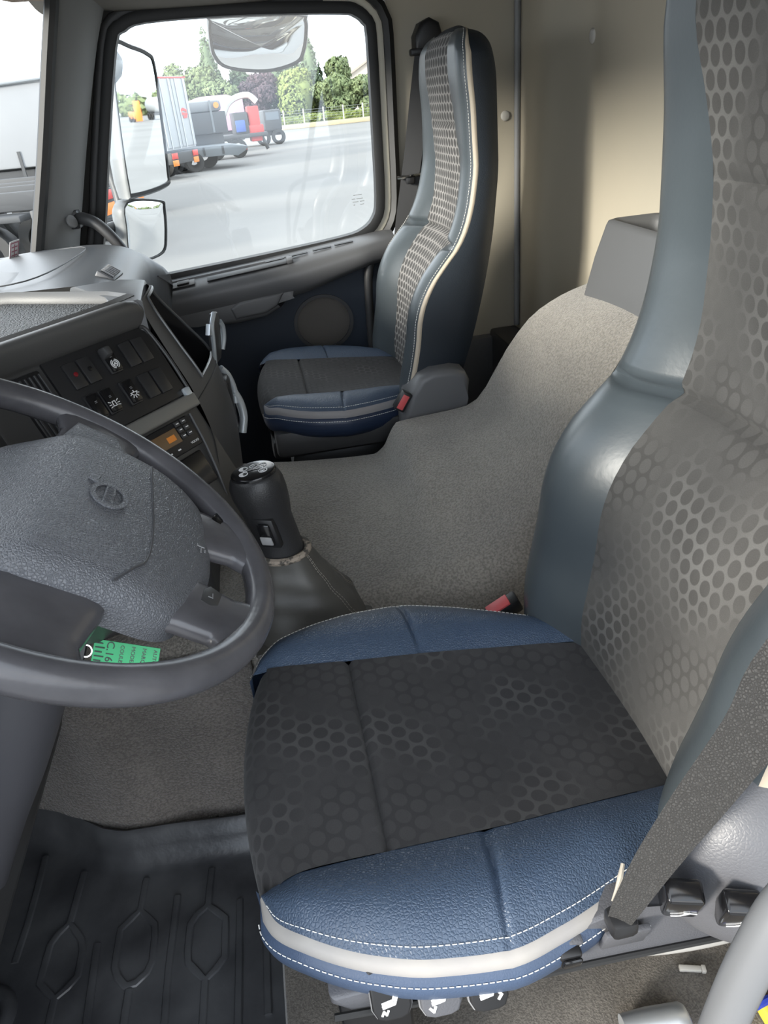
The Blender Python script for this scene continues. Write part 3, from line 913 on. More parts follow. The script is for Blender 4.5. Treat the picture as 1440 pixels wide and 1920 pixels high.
    grid('headrest_crown', cap, M['leather_side'], root, flip=True, angle=70)
    return root, T

seat_d, TD = make_seat('driver_seat', 0, 0, 0, 1.0, 'large driver seat in the foreground, blue leather with dark dotted cloth, steering wheel ahead', -.06, True)
seat_p, TP = make_seat('passenger_seat', -.015, 1.225, .04, .84, 'passenger seat beside the far door, blue leather with dotted cloth, tall dark-sided backrest', 0.0, False)

# ---- driver seat: base, side trim, paddles, switches, recliner cover, buckle
rbox('seat_base', (-.02, .55, .13), (.34, .80, .41), M['plastic_black'], seat_d, bev=.02)
rbox('seat_riser', (-.045, .40, .131), (.03, .56, .42), M['plastic_black'], seat_d, bev=.01)
# side trim: one long slate moulding under the near bolster
fr_t = Fr((0, .384, 0), (1, 0, -.055), (0, 0, 1), (0, -1, 0))
tr = [(-.046, .462), (-.03, .445), (.06, .442), (.20, .446), (.36, .442), (.42, .445), (.42, .50), (.30, .50), (.255, .515), (.225, .520), (.18, .500), (.12, .482), (.02, .475), (-.046, .474)]
prism('side_trim', tr, -.02, .024, M['plastic_trim'], seat_d, fr_t, bev=.006, seg=3)
tube('trim_edge', [fr_t(a, b, .026) for a, b in ((-.045, .446), (.06, .440), (.20, .444), (.36, .440), (.42, .443))], .0035, M['rubber'], seat_d, n=8, cr=4)
# seat switch in the trim
fr_s = Fr((.176, .356, .474), (1, 0, -.05), (.03, -.25, 1), None)
fr_s = Fr(fr_s.o, fr_s.x, fr_s.y, np.cross(fr_s.x, fr_s.y))
rbox('switch_bezel', (-.017, -.021, -.01), (.013, .016, .003), M['plastic_trim'], seat_d, fr_s, bev=.003)
sw = rbox('rocker_switch', (-.013, -.018, .002), (.009, .014, .012), M['plastic_black'], seat_d, fr_s, bev=.003)
rbox('rocker_cap', (-.010, -.004, .012), (.008, .012, .016), M['gloss_black'], sw, fr_s, bev=.002)
rbox('blank_plate', (.034, -.016, -.002), (.078, .018, .004), M['plastic_trim'], seat_d, fr_s, bev=.0015)
# three paddles below the front of the cushion
for i, (x0, x1, z0, z1, y, m) in enumerate(((-.010, .026, .452, .505, .346, 'plastic_black'), (.033, .071, .446, .497, .342, 'plastic_trim'), (.077, .113, .448, .503, .336, 'plastic_black'))):
    fr = Fr(((x0+x1)/2, y, z0), (1, 0, -.05), (0, .36, .93), None)
    w = (x1-x0)/2
    poly = [(-w, .055), (-w, .012), (-w*.8, .003), (-w*.4, 0), (w*.4, 0), (w*.8, .003), (w, .012), (w, .055)]
    p = prism('paddle', poly, -.006, .006, M[m], seat_d, fr, bev=.003, seg=3)
    prism('paddle_lip', [(a*1.06, b-.003) for a, b in poly], -.012, .001, M['plastic_mid'] if i else M['plastic_mid'], p, fr, bev=.002)
    # pictogram: little seat shape with an arrow
    strokes('pictogram', [[(-.008, .016), (.002, .018), (.008, .034)], [(-.008, .019), (.002, .021), (.006, .033)]], .0035, fr, M['white'], p, z=.0062)
    if i == 1: strokes('pictogram', [[(-.011, .012), (-.008, .008)], [(-.008, .008), (-.006, .013)]], .0025, fr, M['white'], p, z=.0062)
    if i == 2: strokes('pictogram', [[(.008, .012), (.011, .016), (.008, .020)], [(-.011, .028), (-.008, .032), (-.006, .027)]], .0025, fr, M['white'], p, z=.0062)
    if i == 0: strokes('pictogram', [[(-.010, .008), (-.008, .012), (-.006, .008), (-.004, .012)]], .002, fr, M['white'], p, z=.0062)
strokes('worn_lettering', [[(-.010, .003), (-.004, .0025), (-.006, -.003), (.002, .004)], [(.004, -.002), (.008, .001)], [(.010, .0), (.013, .001)]], .0022, Fr((.245, .357, .476), (1, 0, -.10), (0, -.2, 1)), M['white'], seat_d)
# recliner cover: rounded shell at the rear near side
def shell(nm, pts, y0, y1, m, parent, seg=5, bev=.02):
    return prism(nm, pts, -y0, -y1, m, parent, Fr((0, 0, 0), (1, 0, 0), (0, 0, 1)), bev=bev, seg=seg)
rows = []
for th in np.linspace(0, math.pi/2, 12):
    rows.append([A(.392+.128*math.cos(th)*math.copysign(abs(math.cos(p))**.8, math.cos(p)),   .385-.093*math.sin(th), .545+.115*math.cos(th)**.9*math.copysign(abs(math.sin(p))**.85, math.sin(p))) for p in np.linspace(0, 2*math.pi, 36, endpoint=False)])
grid('recliner_cover', rows, M['plastic_trim'], seat_d, cv=True, capu=True, angle=60)
for i, x in enumerate((.262, .305)):
    fr = Fr((x, .325-.016*i, .555-.006*i), (.95, -.20, -.12), (-.20, -.35, .92), None)
    pd = rbox('recline_lever', (-.016, -.030, -.016), (.016, .034, .004), M['gloss_black'], seat_d, fr, bev=.004, seg=3)
    strokes('pictogram', [[(-.008, -.022), (-.001, -.020), (.007, -.006)], [(.002, -.006), (.012, -.008)]], .002, fr, M['white'], pd, z=.0042)
# torn pale underlay beside the belt anchor
tube('torn_foam', [(.232, .372, .556), (.226, .364, .550), (.221, .360, .540), (.217, .358, .528)], [.0018, .0026, .0014, .0008], mat('torn pale backing', (.36, .33, .28), .8), seat_d, n=7, cr=3)
fr_b = Fr((.292, .866, .468), (.8, .1, .35), (0, 1, 0), None)
bk = rbox('buckle', (-.035, -.014, -.012), (.02, .014, .012), M['plastic_black'], seat_d, fr_b, bev=.004)
rbox('buckle_button', (-.032, -.012, .010), (.006, .012, .0145), M['red'], bk, fr_b, bev=.0015)
# white and blue pipe under the seat side
pw = thing('pipe', (.30, .40, .13), 'white pipe with a blue stripe lying under the edge of the driver seat', 'pipe')
tube('white_tube', [(.23, .378, .410), (.29, .370, .406), (.35, .370, .399), (.42, .379, .384)], .0075, M['white_pipe'], pw, n=10, cr=4)
tube('blue_tube', [(.20, .374, .421), (.26, .365, .420), (.32, .365, .414), (.42, .375, .399)], .004, M['wire_blue'], pw, n=8, cr=4)

# ---- passenger seat: base, recliner cover, buckle
rbox('seat_base', (.00, 1.66, .02), (.30, 2.00, .42), M['plastic_black'], seat_p, bev=.02)
rbox('seat_frame', (-.040, 1.625, .425), (.30, 2.04, .475), M['plastic_black'], seat_p, bev=.012)
rbox('skirt', (-.03, 1.60, .44), (.29, 1.66, .505), M['plastic_dark'], seat_p, bev=.012)
shell('recliner_cover', [(.268, .47), (.272, .53), (.288, .575), (.315, .612), (.345, .624), (.395, .622), (.422, .612), (.432, .59), (.425, .55), (.412, .50), (.40, .47)], 1.62, 1.535, M['plastic_grey'], seat_p, seg=5, bev=.016)
fr_b = Fr((.272, 1.545, .565), (.55, 0, .83), (0, 1, 0), None)
bk = rbox('buckle', (-.025, -.012, -.014), (.022, .012, .012), M['plastic_black'], seat_p, fr_b, bev=.004)
rbox('buckle_button', (-.020, -.0125, -.008), (.016, -.010, .008), M['red'], bk, fr_b, bev=.0012)

# ---- belts
def ribbon(nm, pts, wid, wdir, m, parent, th=.0016, cr=6):
    C_ = cr_pts(pts, cr)
    D_ = cr_pts(wdir, cr)
    wd = np.interp(np.linspace(0, 1, len(C_)), np.linspace(0, 1, len(wid)), wid)
    T_ = np.gradient(C_, axis=0)
    rows = []
    for c, d, t, w in zip(C_, D_, T_, wd):
        d = unit(d); n_ = unit(np.cross(unit(t), d))
        rows.append([c-d*w/2+n_*th/2, c+n_*th/2+0*d, c+d*w/2+n_*th/2, c+d*w/2-n_*th/2, c-n_*th/2, c-d*w/2-n_*th/2])
    return grid(nm, rows, m, parent, cv=True, capu=True, angle=50)
bd = thing('seat_belt', (.22, .33, .47), 'wide black belt webbing hanging along the near edge of the driver backrest', 'seat belt')
ribbon('webbing', [(.515, .135, 1.42), (.44, .22, 1.20), (.325, .318, .86), (.290, .322, .76), (.262, .326, .69), (.236, .329, .625), (.218, .331, .570), (.212, .335, .535)],
       [.044, .044, .044, .043, .041, .036, .029, .022], [(.70, .50, .15), (.60, -.1, .15), (.50, -.62, .15), (.50, -.62, .15)]+[(.55, -.60, .2), (.6, -.55, .25), (.6, -.5, .3), (.6, -.5, .3)], M['webbing'], bd)
rbox('belt_guide', (.485, .118, 1.395), (.545, .15, 1.45), M['plastic_black'], bd, bev=.008)
rbox('belt_anchor', (.203, .326, .520), (.228, .350, .540), M['plastic_black'], bd, bev=.006)
bp_ = thing('seat_belt', (.45, 2.2, .40), 'dark belt hanging from the side wall behind the passenger seat', 'seat belt')
ribbon('webbing', [(.528, 2.215, 1.285), (.500, 2.205, 1.16), (.474, 2.20, 1.03), (.452, 2.20, .93), (.425, 2.20, .80), (.40, 2.20, .62), (.39, 2.20, .42)], [.05]*7, [(.96, -.25, -.2)]*7, M['webbing_dark'], bp_)
ribbon('webbing_return', [(.548, 2.225, 1.285), (.523, 2.215, 1.16), (.500, 2.21, 1.03), (.478, 2.21, .93), (.452, 2.21, .80), (.43, 2.21, .62), (.42, 2.21, .42)], [.044]*7, [(.96, -.2, -.2)]*7, M['webbing_dark'], bp_)
prism('belt_guide', [(.50, 1.262), (.50, 1.30), (.515, 1.328), (.54, 1.338), (.566, 1.325), (.575, 1.295), (.57, 1.262)], -2.262, -2.205, M['plastic_black'], bp_, Fr((0, 0, 0), (1, 0, 0), (0, 0, 1)), bev=.012, seg=3)
rbox('guide_bar', (.485, 2.205, 1.255), (.585, 2.235, 1.272), M['plastic_black'], bp_, bev=.005)
tube('clip_bar', [(.422, 2.190, .968), (.455, 2.180, .970), (.490, 2.185, .972)], .0045, M['chrome'], bp_, n=8, cr=4)
rbox('tongue', (.445, 2.178, .950), (.468, 2.192, .968), M['plastic_black'], bp_, bev=.003)

# ================================================================== STEERING WHEEL
an = R(38)
WF = Fr((-.2135, .603, .879), (0, 1, 0), (-math.cos(an), 0, math.sin(an)))
wh = thing('steering_wheel', tuple(WF(0, 0, -.12)), 'large dark worn four-spoke steering wheel with grey airbag pad', 'steering wheel')
RR = .2045
pts = [WF(RR*math.cos(a), RR*math.sin(a), 0) for a in np.linspace(0, 2*math.pi, 96, endpoint=False)]
rad = [.0152+.0008*math.cos(2*a) for a in np.linspace(0, 2*math.pi, 96, endpoint=False)]
grid('rim', tube_verts(pts, rad, 20, True), M['wheel'], wh, cu=True, cv=True)
# airbag pad: relief over an outline
outl = cr_pts([A(a, b, 0) for a, b in [(.132, .030), (.142, .0), (.146, -.05), (.143, -.098), (.130, -.128), (.10, -.147), (.05, -.153), (.0, -.153), (-.05, -.141), (-.085, -.124), (-.100, -.10), (-.107, -.06), (-.114, 0), (-.108, .03), (-.08, .068), (.0, .085), (.09, .072)]], 5, True)
pc = A(.015, -.035, 0)
hp = pchip([(-.16, .004), (-.12, .013), (-.07, .0235), (-.03, .026), (.0, .0255), (.015, .022), (.05, .002), (.09, -.016)])
rows = []
for r in [0, .15, .3, .45, .6, .72, .82, .89, .94, .97, .99, 1.0, 1.0]:
    row = []
    for p in outl:
        q = pc+(p-pc)*r
        row.append([q[0], q[1], hp(q[1])*(1-.35*r**8)-.012*r**14])
    rows.append(row)
rows = np.array(rows)
rows[-1, :, 2] -= .022
P = [[WF(*q) for q in row] for row in rows]
pad = grid('airbag_pad', P, M['pad'], wh, cv=True, angle=70)
# parting line across the pad
def onpad(a, b, dz=.0): return WF(a, b, hp(b)+dz)
seam = cr_pts([onpad(.128, -.070, -.004), onpad(.10, -.071), onpad(.06, -.076), onpad(.0, -.083), onpad(-.05, -.083), onpad(-.075, -.072), onpad(-.098, -.060, -.003)], 6)
tube('parting_line', seam, .0011, M['pad_dark'], pad, n=6)
# emblem relief: oval ring, diagonal arrow, name bar
ef = Fr(onpad(.018, -.037, .0006), (0, 1, 0), WF.y)
ring('emblem_ring', (.0215, .0175), (.0165, .0130), ef, 0, M['pad'], pad, depth=.0016)
ring('emblem_edge', (.0165, .0130), (.0155, .0122), ef, 0, M['pad_dark'], pad, depth=.0010)
rbox('emblem_bar', (-.021, -.0048, 0), (.021, .0048, .0014), M['pad'], pad, ef, bev=.0006)
text('emblem_lettering', 'VOLVO', .0088, Fr(ef(0, 0, .0015), ef.x, ef.y), M['pad_dark'], pad, depth=.0003)
prism('emblem_arrow', [(.012, .012), (.020, .014), (.027, .012), (.026, .021), (.017, .022)], 0, .0015, M['pad'], pad, ef, bev=.0005)
strokes('airbag_mark', [[(-.006, 0), (.002, 0)], [(.004, -.003), (.004, .004), (.007, .004)], [(-.004, -.004), (.0, -.004)]], .0010, Fr(onpad(.02, -.135, .0012), (0, 1, 0), WF.y), mat('embossed grey', (.30, .30, .31), .5), pad)
# spokes: lofted blades from the hub to the rim
def spoke(nm, secs, m, parent):
    """secs: list of (centre e1,e2,c), width direction (e1,e2), half width, thickness"""
    rows = []
    for (a, b, c), (da, db), hw, th in secs:
        d = unit(A(da, db, 0))
        row = []
        for t in np.linspace(0, 2*math.pi, 16, endpoint=False):
            ct, s_ = math.cos(t), math.sin(t)
            u = math.copysign(abs(ct)**.5, ct)*hw; w = math.copysign(abs(s_)**.7, s_)*th
            row.append(WF(a+d[0]*u, b+d[1]*u, c+w))
        rows.append(row)
    rr_ = []
    P0 = np.array(rows)
    k = len(P0)
    for i in range(k-1):
        for t in np.linspace(0, 1, 6)[:-1]:
            t2 = t*t*(3-2*t); rr_.append(P0[i]*(1-t2)+P0[i+1]*t2)
    rr_.append(P0[-1])
    return grid(nm, rr_, m, parent, cv=True, capu=True, angle=60)
for sg in (-1, 1):
    o = .012
    spoke('side_spoke', [((o+sg*.085, -.018, -.014), (0, 1), .052, .014), ((o*.6+sg*.125, -.018, -.006), (0, 1), .046, .013), ((sg*.165, -.014, -.003), (0, 1), .040, .012), ((sg*.197, -.010, 0), (.1*sg, 1), .052, .010)], M['wheel'], wh)
    spoke('lower_spoke', [((o+sg*.062, -.085, -.016), (1, 0), .040, .012), ((o+sg*.066, -.130, -.007), (1, .2*sg), .039, .012), ((o*.6+sg*.070, -.165, -.004), (1, .3*sg), .035, .011), ((sg*.074, -.191, 0), (1, .38*sg), .052, .011)], M['wheel'], wh)
prism('spoke_insert', [(.128, .022), (.176, .014), (.178, -.030), (.150, -.040), (.140, -.042)], .004, .0105, M['pad'], wh, WF, bev=.002)
bt = prism('wheel_button', [(-.060, -.150), (-.056, -.140), (-.036, -.143), (-.028, -.149), (-.034, -.161), (-.056, -.158)], .002, .0065, M['plastic_dark'], wh, WF, bev=.002)
strokes('button_mark', [[(-.048, -.151), (-.041, -.151)], [(-.0475, -.151), (-.0475, -.147)]], .0008, WF, M['plastic_mid'], bt, z=.0067)
prism('wheel_button', [(.098, -.146), (.120, -.152), (.114, -.163), (.092, -.158)], .002, .0065, M['gloss_black'], wh, WF, bev=.002)
# hub and column cover
rows = []
for c, ra, rb in ((-.025, .115, .080), (-.05, .095, .075), (-.08, .080, .070)):
    rows.append([WF(.012+ra*math.cos(t), -.035+rb*math.sin(t), c) for t in np.linspace(0, 2*math.pi, 32, endpoint=False)])
grid('hub_back', rows, M['plastic_dark'], wh, cv=True, capu=True)
col = thing('steering_column', (-.40, .60, .0), 'grey steering column cover running down to the floor behind the wheel', 'steering column')
tube('column_shaft', [(-.270, .60, .78), (-.318, .605, .68), (-.360, .612, .595), (-.412, .622, .50), (-.492, .63, .345), (-.62, .64, .06)], [.056, .054, .050, .046, .044, .044], mat('column plastic', (.055, .055, .062), .42, ('n', 600, .12, .0006)), col, n=24, cr=5)
rbox('column_shroud', (-.06, -.02, -.17), (.07, .085, -.07), M['plastic_dark'], col, Fr(WF.o, WF.x, WF.y), bev=.025, seg=4)
# stalk with flat head behind the far side of the wheel
sf = Fr((-.275, .752, .862), (.45, .75, .28), (.5, -.55, .65))
stalk = tube('column_stalk', [WF(.06, -.02, -.10), sf(-.02, -.02, -.01), sf(0, 0, 0)], .009, M['plastic_dark'], col, n=10, cr=4)
hd = rbox('stalk_head', (-.016, -.030, -.008), (.020, .026, .008), M['plastic_grey'], stalk, sf, bev=.004)
# key with green paper tag
kt = thing('key_tag', (-.177, .545, .72), 'green handwritten paper key tag hanging below the steering wheel', 'key tag')
tagf = Fr((-.177, .548, .750), (.94, -.24, -.22), (.33, .44, .835))
rbox('tag_paper', (-.030, -.022, 0), (.030, .012, .0010), M['green'], kt, tagf, bev=0)
strokes('print_lines', [[(-.028, .009-.004*i), (-.022+.002*(i % 2), .009-.004*i)] for i in range(5)], .0010, tagf, M['plastic_dark'], kt, z=.0014)
for i, wd in enumerate(('AUTO', 'MARQUE', 'MODELE', 'COULEUR')):
    text('print', wd, .0050, Fr(tagf(.026-.010*i, .010, .0012), -tagf.y, tagf.x), M['gloss_black'], kt, depth=.0002, align='LEFT')
text('handwriting', 'C.165', .010, Fr(tagf(-.015, .0, .0012), -tagf.y, tagf.x), M['plastic_dark'], kt, depth=.0002)
ring('key_ring', (.006, .006), (.0048, .0048), Fr(tagf(-.036, .0, 0), tagf.x, tagf.y), 0, M['chrome'], kt, depth=.0015)
rbox('key', (-.012, -.010, -.003), (.012, .012, .003), M['plastic_black'], kt, Fr(tagf(-.048, .0, 0), tagf.x, tagf.y), bev=.003)

# ================================================================== DASHBOARD
PF = Fr((-.226, 1.069, .857), (.64, .768, 0), (.381, -.318, -.868), (.667, -.556, .496))   # a along, b down, c out
dash = thing('dashboard', (-.40, 1.10, .45), 'dark wraparound dashboard with switch panel, vents, radio and top tray', 'dashboard')
# brow and body of the centre section, lofted along a
bprof = [(-.098, -.060), (-.094, -.010), (-.091, .010), (-.086, .024), (-.079, .030), (-.070, .027), (-.060, .016), (-.053, .006), (-.050, -.002), (-.046, -.006)]
bp3 = cr_pts([A(b, c, 0) for b, c in bprof], 3)
stations = [(-.52, .16, -.02), (-.42, .10, -.01), (-.34, .055, 0), (-.26, .02, 0), (-.18, 0, 0), (-.12, 0, 0), (-.05, 0, 0), (.02, 0, 0), (.060, 0, 0), (.080, -.004, .002), (.094, -.014, .006), (.102, -.030, .012), (.104, -.050, .020)]
P = []
for a, cc, bb_ in stations:
    P.append([PF(a, p[0]+bb_, p[1]+cc) for p in bp3])
grid('brow', P, M['dash_brow'], dash, angle=60)
rbox('panel_body', (-.20, -.052, -.14), (.098, .30, -.004), M['dash_side'], dash, PF, bev=.006)
# switch plate
prism('switch_plate', [(-.098, -.050), (.078, -.049), (.086, -.040), (.092, .060), (.088, .069), (-.098, .070)], -.004, .001, M['panel_black'], dash, PF, bev=.001)
tube('panel_edge', [PF(.080, -.050, .001), PF(.090, -.041, .001), PF(.0965, .010, .001), PF(.0965, .066, .001)], .0028, M['plastic_dark'], dash, n=8, cr=4)
def switch(a0, b0, kind, w=.0225, hgt=.038):
    f = Fr(PF(a0, b0, .001), PF.x, PF.y, PF.z)
    s = rbox('switch', (0.0006, 0, 0), (w-.0006, hgt, .0045), M['switch'], dash, f, bev=.0018, seg=2)
    if kind in ('lamp', 'lamp2'):
        l = prism('lamp_lens', [(w*.55+.0035*math.cos(t), hgt*.48+.0035*math.sin(t)) for t in np.linspace(0, 2*math.pi, 16, endpoint=False)], .004, .0062, M['led_red'] if kind == 'lamp' else M['gloss_black'], s, f, bev=.0012)
    if kind in ('brake', 'work', 'beacon', 'rock'):
        P = []
        rbox('rocker', (.002, .002, .004), (w-.002, hgt-.002, .0085), M['gloss_black'], s, f, bev=.002)
        g = Fr(f(w/2, hgt*.68, .0088), PF.x, -PF.y, PF.z)
        if kind == 'brake':
            rbox('rocker_guard', (-.001, -.002, .004), (w*.62, hgt*.42, .020), M['plastic_dark'], s, f, bev=.003, seg=2, taper=(.75, .7))
            strokes('pictogram', [arc(0, 0, .0042, 0, 360, 16), arc(0, 0, .0065, 110, 250), arc(0, 0, .0065, -70, 70), [(-.002, -.002), (0, .0018), (.002, -.002)]], .0011, g, M['white'], s)
        elif kind == 'work':
            strokes('pictogram', [[(-.006, .004), (.006, .004)], [(0, .004), (0, .007)]]+[arc(0, .004, .0045, 180, 360)]+[[(.0058*math.cos(R(t)), .004+.0058*math.sin(R(t))), (.0085*math.cos(R(t)), .004+.0085*math.sin(R(t)))] for t in (200, 235, 270, 305, 340)], .0010, g, M['white'], s)
        elif kind == 'beacon':
            strokes('pictogram', [[(-.003, -.003), (.003, -.003)], [(-.0028, -.003), (-.0022, .004), (.0022, .004), (.0028, -.003)], [(-.0085, .005), (-.005, .003)], [(-.009, .0), (-.005, .0)], [(-.0085, -.004), (-.005, -.003)], [(.0085, .005), (.005, .003)], [(.009, .0), (.005, .0)], [(.0085, -.004), (.005, -.003)]], .0010, g, M['white'], s)
        strokes('pictogram', [[(-.0015, .0105), (.0015, .0105)], [(-.0015, .0125), (.0015, .0125)]], .0008, g, M['plastic_mid'], s)
    return s
for a0, b0, k in ((-.076, -.038, 'lamp'), (-.0515, -.038, 'lamp2'), (-.0125, -.038, 'brake'), (.0240, -.037, ''), (.0480, -.036, ''),
                  (-.076, .011, 'rock'), (-.0515, .012, 'beacon'), (-.0130, .013, 'work'), (.0220, .015, ''), (.0470, .016, '')):
    switch(a0, b0, k)
# centre vents: dark box with slats
def vent(nm, f, w, hgt, n, m=None):
    v = rbox(nm, (0, 0, -.010), (w, hgt, .002), M['plastic_black'], dash, f, bev=.003)
    for i in range(n):
        y = (i+.6)*w/(n+.2)
        rbox('slat', (y-.0014, .006, .001), (y+.0014, hgt-.006, .006), m or M['plastic_dark'], v, f, bev=.0005, seg=1)
    return v
vent('air_vent', Fr(PF(-.152, -.045, .0), PF.x, PF.y, PF.z), .046, .095, 6)
# strip under the switches, radio, pocket
rbox('silver_strip', (-.10, .071, -.004), (.0985, .0935, .007), M['silver_dark'], dash, PF, bev=.004, seg=3)
rbox('strip_end', (.082, .060, -.002), (.096, .076, .0065), M['silver'], dash, PF, bev=.003)
rd = rbox('radio', (-.108, .097, -.02), (.064, .146, .002), M['plastic_black'], dash, PF, bev=.003)
rbox('radio_display', (-.062, .106, .002), (.030, .129, .003), M['lcd'], rd, PF, bev=.0006)
rbox('display_digits', (.006, .114, .0028), (.022, .123, .0034), mat('amber digits', (.22, .08, .02), .4, emit=((1, .35, .05), .06)), rd, PF, bev=0)
for i, (a, b) in enumerate(((.037, .103), (.050, .103), (.037, .113), (.050, .113), (.037, .123), (.050, .123))):
    k = rbox('radio_key', (a-.0052, b-.004, .002), (a+.0052, b+.004, .0045), M['plastic_dark'], rd, PF, bev=.0010)
    strokes('key_print', [[(a-.0022, b), (a+.0022, b)]], .0013, PF, M['white'], k, z=.0047)
text('radio_lettering', 'VOLVO', .0050, Fr(PF(.050, .138, .0024), PF.x, -PF.y), M['white'], rd, depth=.0002)
for a in (-.066,):
    kn = prism('radio_knob', [(a+.011*math.cos(t), .122+.011*math.sin(t)) for t in np.linspace(0, 2*math.pi, 24, endpoint=False)], .002, .014, M['plastic_dark'], rd, PF, bev=.002)
    kf = Fr(PF(a, .122, .0142), PF.x, -PF.y, PF.z)
    strokes('knob_print', [arc(0, 0, .003, 125, 415, 12), [(0, .0005), (0, .004)]], .0008, kf, M['white'], kn)
strokes('radio_print', [[(-.04+.018*i, .138), (-.036+.018*i, .138)] for i in range(4)], .0022, PF, M['white'], rd, z=.0024)
rbox('pocket', (-.10, .152, -.02), (.052, .205, .0005), M['gloss_black'], dash, PF, bev=.003)
tube('panel_edge', [PF(.072, .098, .0), PF(.066, .150, .0), PF(.056, .205, -.002), PF(.05, .25, -.01)], .003, M['plastic_dark'], dash, n=8, cr=4)

# top tray with ribbed rubber mat, raised lip round it
tz = .9385
tray = [PF(-.42, -.094, .09), PF(-.30, -.094, .02), PF(-.20, -.094, -.012), PF(-.10, -.094, -.012), PF(.0, -.094, -.012), PF(.050, -.094, -.014), A(-.215, 1.185, .93), A(-.245, 1.215, .93), A(-.42, 1.315, .935), A(-.62, 1.33, .935), A(-.70, .75, .935)]
tr2 = [(p[0], p[1]) for p in tray]
prism('tray_mat', tr2, tz-.06, tz-.012, M['tray_rubber'], dash)
def plan_off(poly, d):
    P = np.array(poly); return offset(P, d)
ori = tr2
lip0, lip1 = plan_off(ori, -.0), plan_off(ori, .020)
rows = []
n_ = len(ori)
for i in range(n_):
    rows.append([A(*lip0[i], tz-.016), A(*(lip0[i]*.8+lip1[i]*.2), tz-.001), A(*(lip0[i]*.5+lip1[i]*.5), tz+.005), A(*lip1[i], tz+.001), A(*(lip1[i]), tz-.06)])
grid('tray_lip', rows, M['dash_brow'], dash, cu=True, cv=True, angle=55)
# back of the dash up to the glass
rbox('dash_rear_shelf', (-.90, .15, .84), (-.50, 2.05, .905), M['dash_top'], dash, bev=.02)

# instrument hood behind the wheel
hoodp = cr_pts([A(-.70, 0, .935), A(-.50, 0, .955), A(-.40, 0, .945), A(-.385, 0, .925), A(-.40, 0, .905), A(-.46, 0, .895)], 4)
P = []
for y in np.linspace(.28, .90, 14):
    arch = .03*(1-((y-.59)/.31)**2)
    P.append([A(p[0]+.03*((y-.59)/.31)**2, y, p[2]+arch) for p in hoodp])
grid('instrument_hood', P, M['dash_brow'], dash, angle=60, flip=True)
clu = rbox('instrument_cluster', (-.50, .30, .62), (-.46, .90, .92), M['panel_black'], dash, bev=.01)
for y in (.47, .70):
    gf = Fr((-.459, y, .79), (0, 1, 0), (-.15, 0, 1))
    ring('gauge_ring', (.075, .075), (.070, .070), gf, 0, M['plastic_grey'], clu, depth=.004)
    strokes('gauge_marks', [[(.055*math.cos(R(t)), .055*math.sin(R(t))), (.064*math.cos(R(t)), .064*math.sin(R(t)))] for t in range(-40, 221, 20)], .002, gf, M['white'], clu, z=.001)
rbox('knee_panel', (-.62, .25, .34), (-.42, .95, .63), M['plastic_dark'], dash, bev=.03, seg=3)

# right-hand end of the console: storage pocket and rear face
E1 = cr_pts([PF(.092, -.078, .018), PF(.100, -.050, .004), PF(.103, .010, .0), PF(.103, .070, .0), PF(.092, .14, -.002), PF(.064, .205, -.006), PF(.05, .30, -.03)], 5)
E2 = cr_pts([A(-.195, 1.315, .930), A(-.180, 1.335, .895), A(-.150, 1.372, .84), A(-.118, 1.40, .78), A(-.100, 1.405, .70), A(-.095, 1.395, .62), A(-.11, 1.37, .48)], 5)
nE = len(E1)
def cons(i, t, off=0.0):
    i0 = min(int(i), nE-2); fr_ = i-i0
    a = E1[i0]*(1-fr_)+E1[i0+1]*fr_; b = E2[i0]*(1-fr_)+E2[i0+1]*fr_
    nrm = unit(A(.80, -.05, .55))
    return a*(1-t)+b*t+nrm*(.016*math.sin(math.pi*t)+off)
ns, ntv = nE, 15
P = [[cons(i, t) for t in np.linspace(0, 1, ntv)] for i in range(ns)]
i0, i1, j0, j1 = 1, 15, 3, 13
def in_open(i, j): return i0 <= i < i1 and j0 <= j < j1
grid('console_side', P, M['dash_side'], dash, skip=in_open, angle=60)
prism('console_top', [tuple(E1[0][:2]+np.array([.004, .0])), tuple(E2[0][:2]+np.array([.004, .0])), (-.235, 1.345), (-.32, 1.33), (-.235, 1.205), tuple(PF(.050, -.09, .0)[:2]), tuple(PF(.075, -.09, .018)[:2])], .885, .9385, M['dash_top'], dash, bev=.006)
# pocket walls and floor
loop = [(i0, j) for j in range(j0, j1)]+[(i, j1) for i in range(i0, i1)]+[(i1, j) for j in range(j1, j0, -1)]+[(i, j0) for i in range(i1, i0, -1)]
tt = np.linspace(0, 1, ntv)
down = A(-.45, -.05, -.60)
rows = []
for i, j in loop:
    p = P[i][j]; c = cons((i0+i1)/2, tt[(j0+j1)//2])
    rows.append([p, p+down*.06, p*.92+c*.08+down*.10])
pk = grid('storage_pocket', rows, M['gloss_black'], dash, cu=True, angle=50)
mobj('pocket_floor', [r[2] for r in rows], [list(range(len(rows)))], M['panel_black'], pk, smooth=False)
tube('pocket_rim', [P[i][j]+A(.001, 0, .001) for i, j in loop], .0026, mat('satin rim', (.10, .105, .11), .35, metal=.3), dash, n=8, closed=True)
tube('panel_gap', [cons(16.2, t, .0005) for t in np.linspace(0, 1, 12)], .0012, M['rubber'], dash, n=6)
# passenger-side flank and lower apron of the console
P2 = []
for p in E2:
    P2.append([p, p+A(-.03, .03, 0), p+A(-.10, .06, 0), p+A(-.30, .08, .0)])
grid('console_flank', P2, M['dash_side'], dash, angle=70)
rbox('console_foot', (-.55, 1.02, .42), (-.16, 1.38, .66), M['plastic_dark'], dash, bev=.03, seg=3)
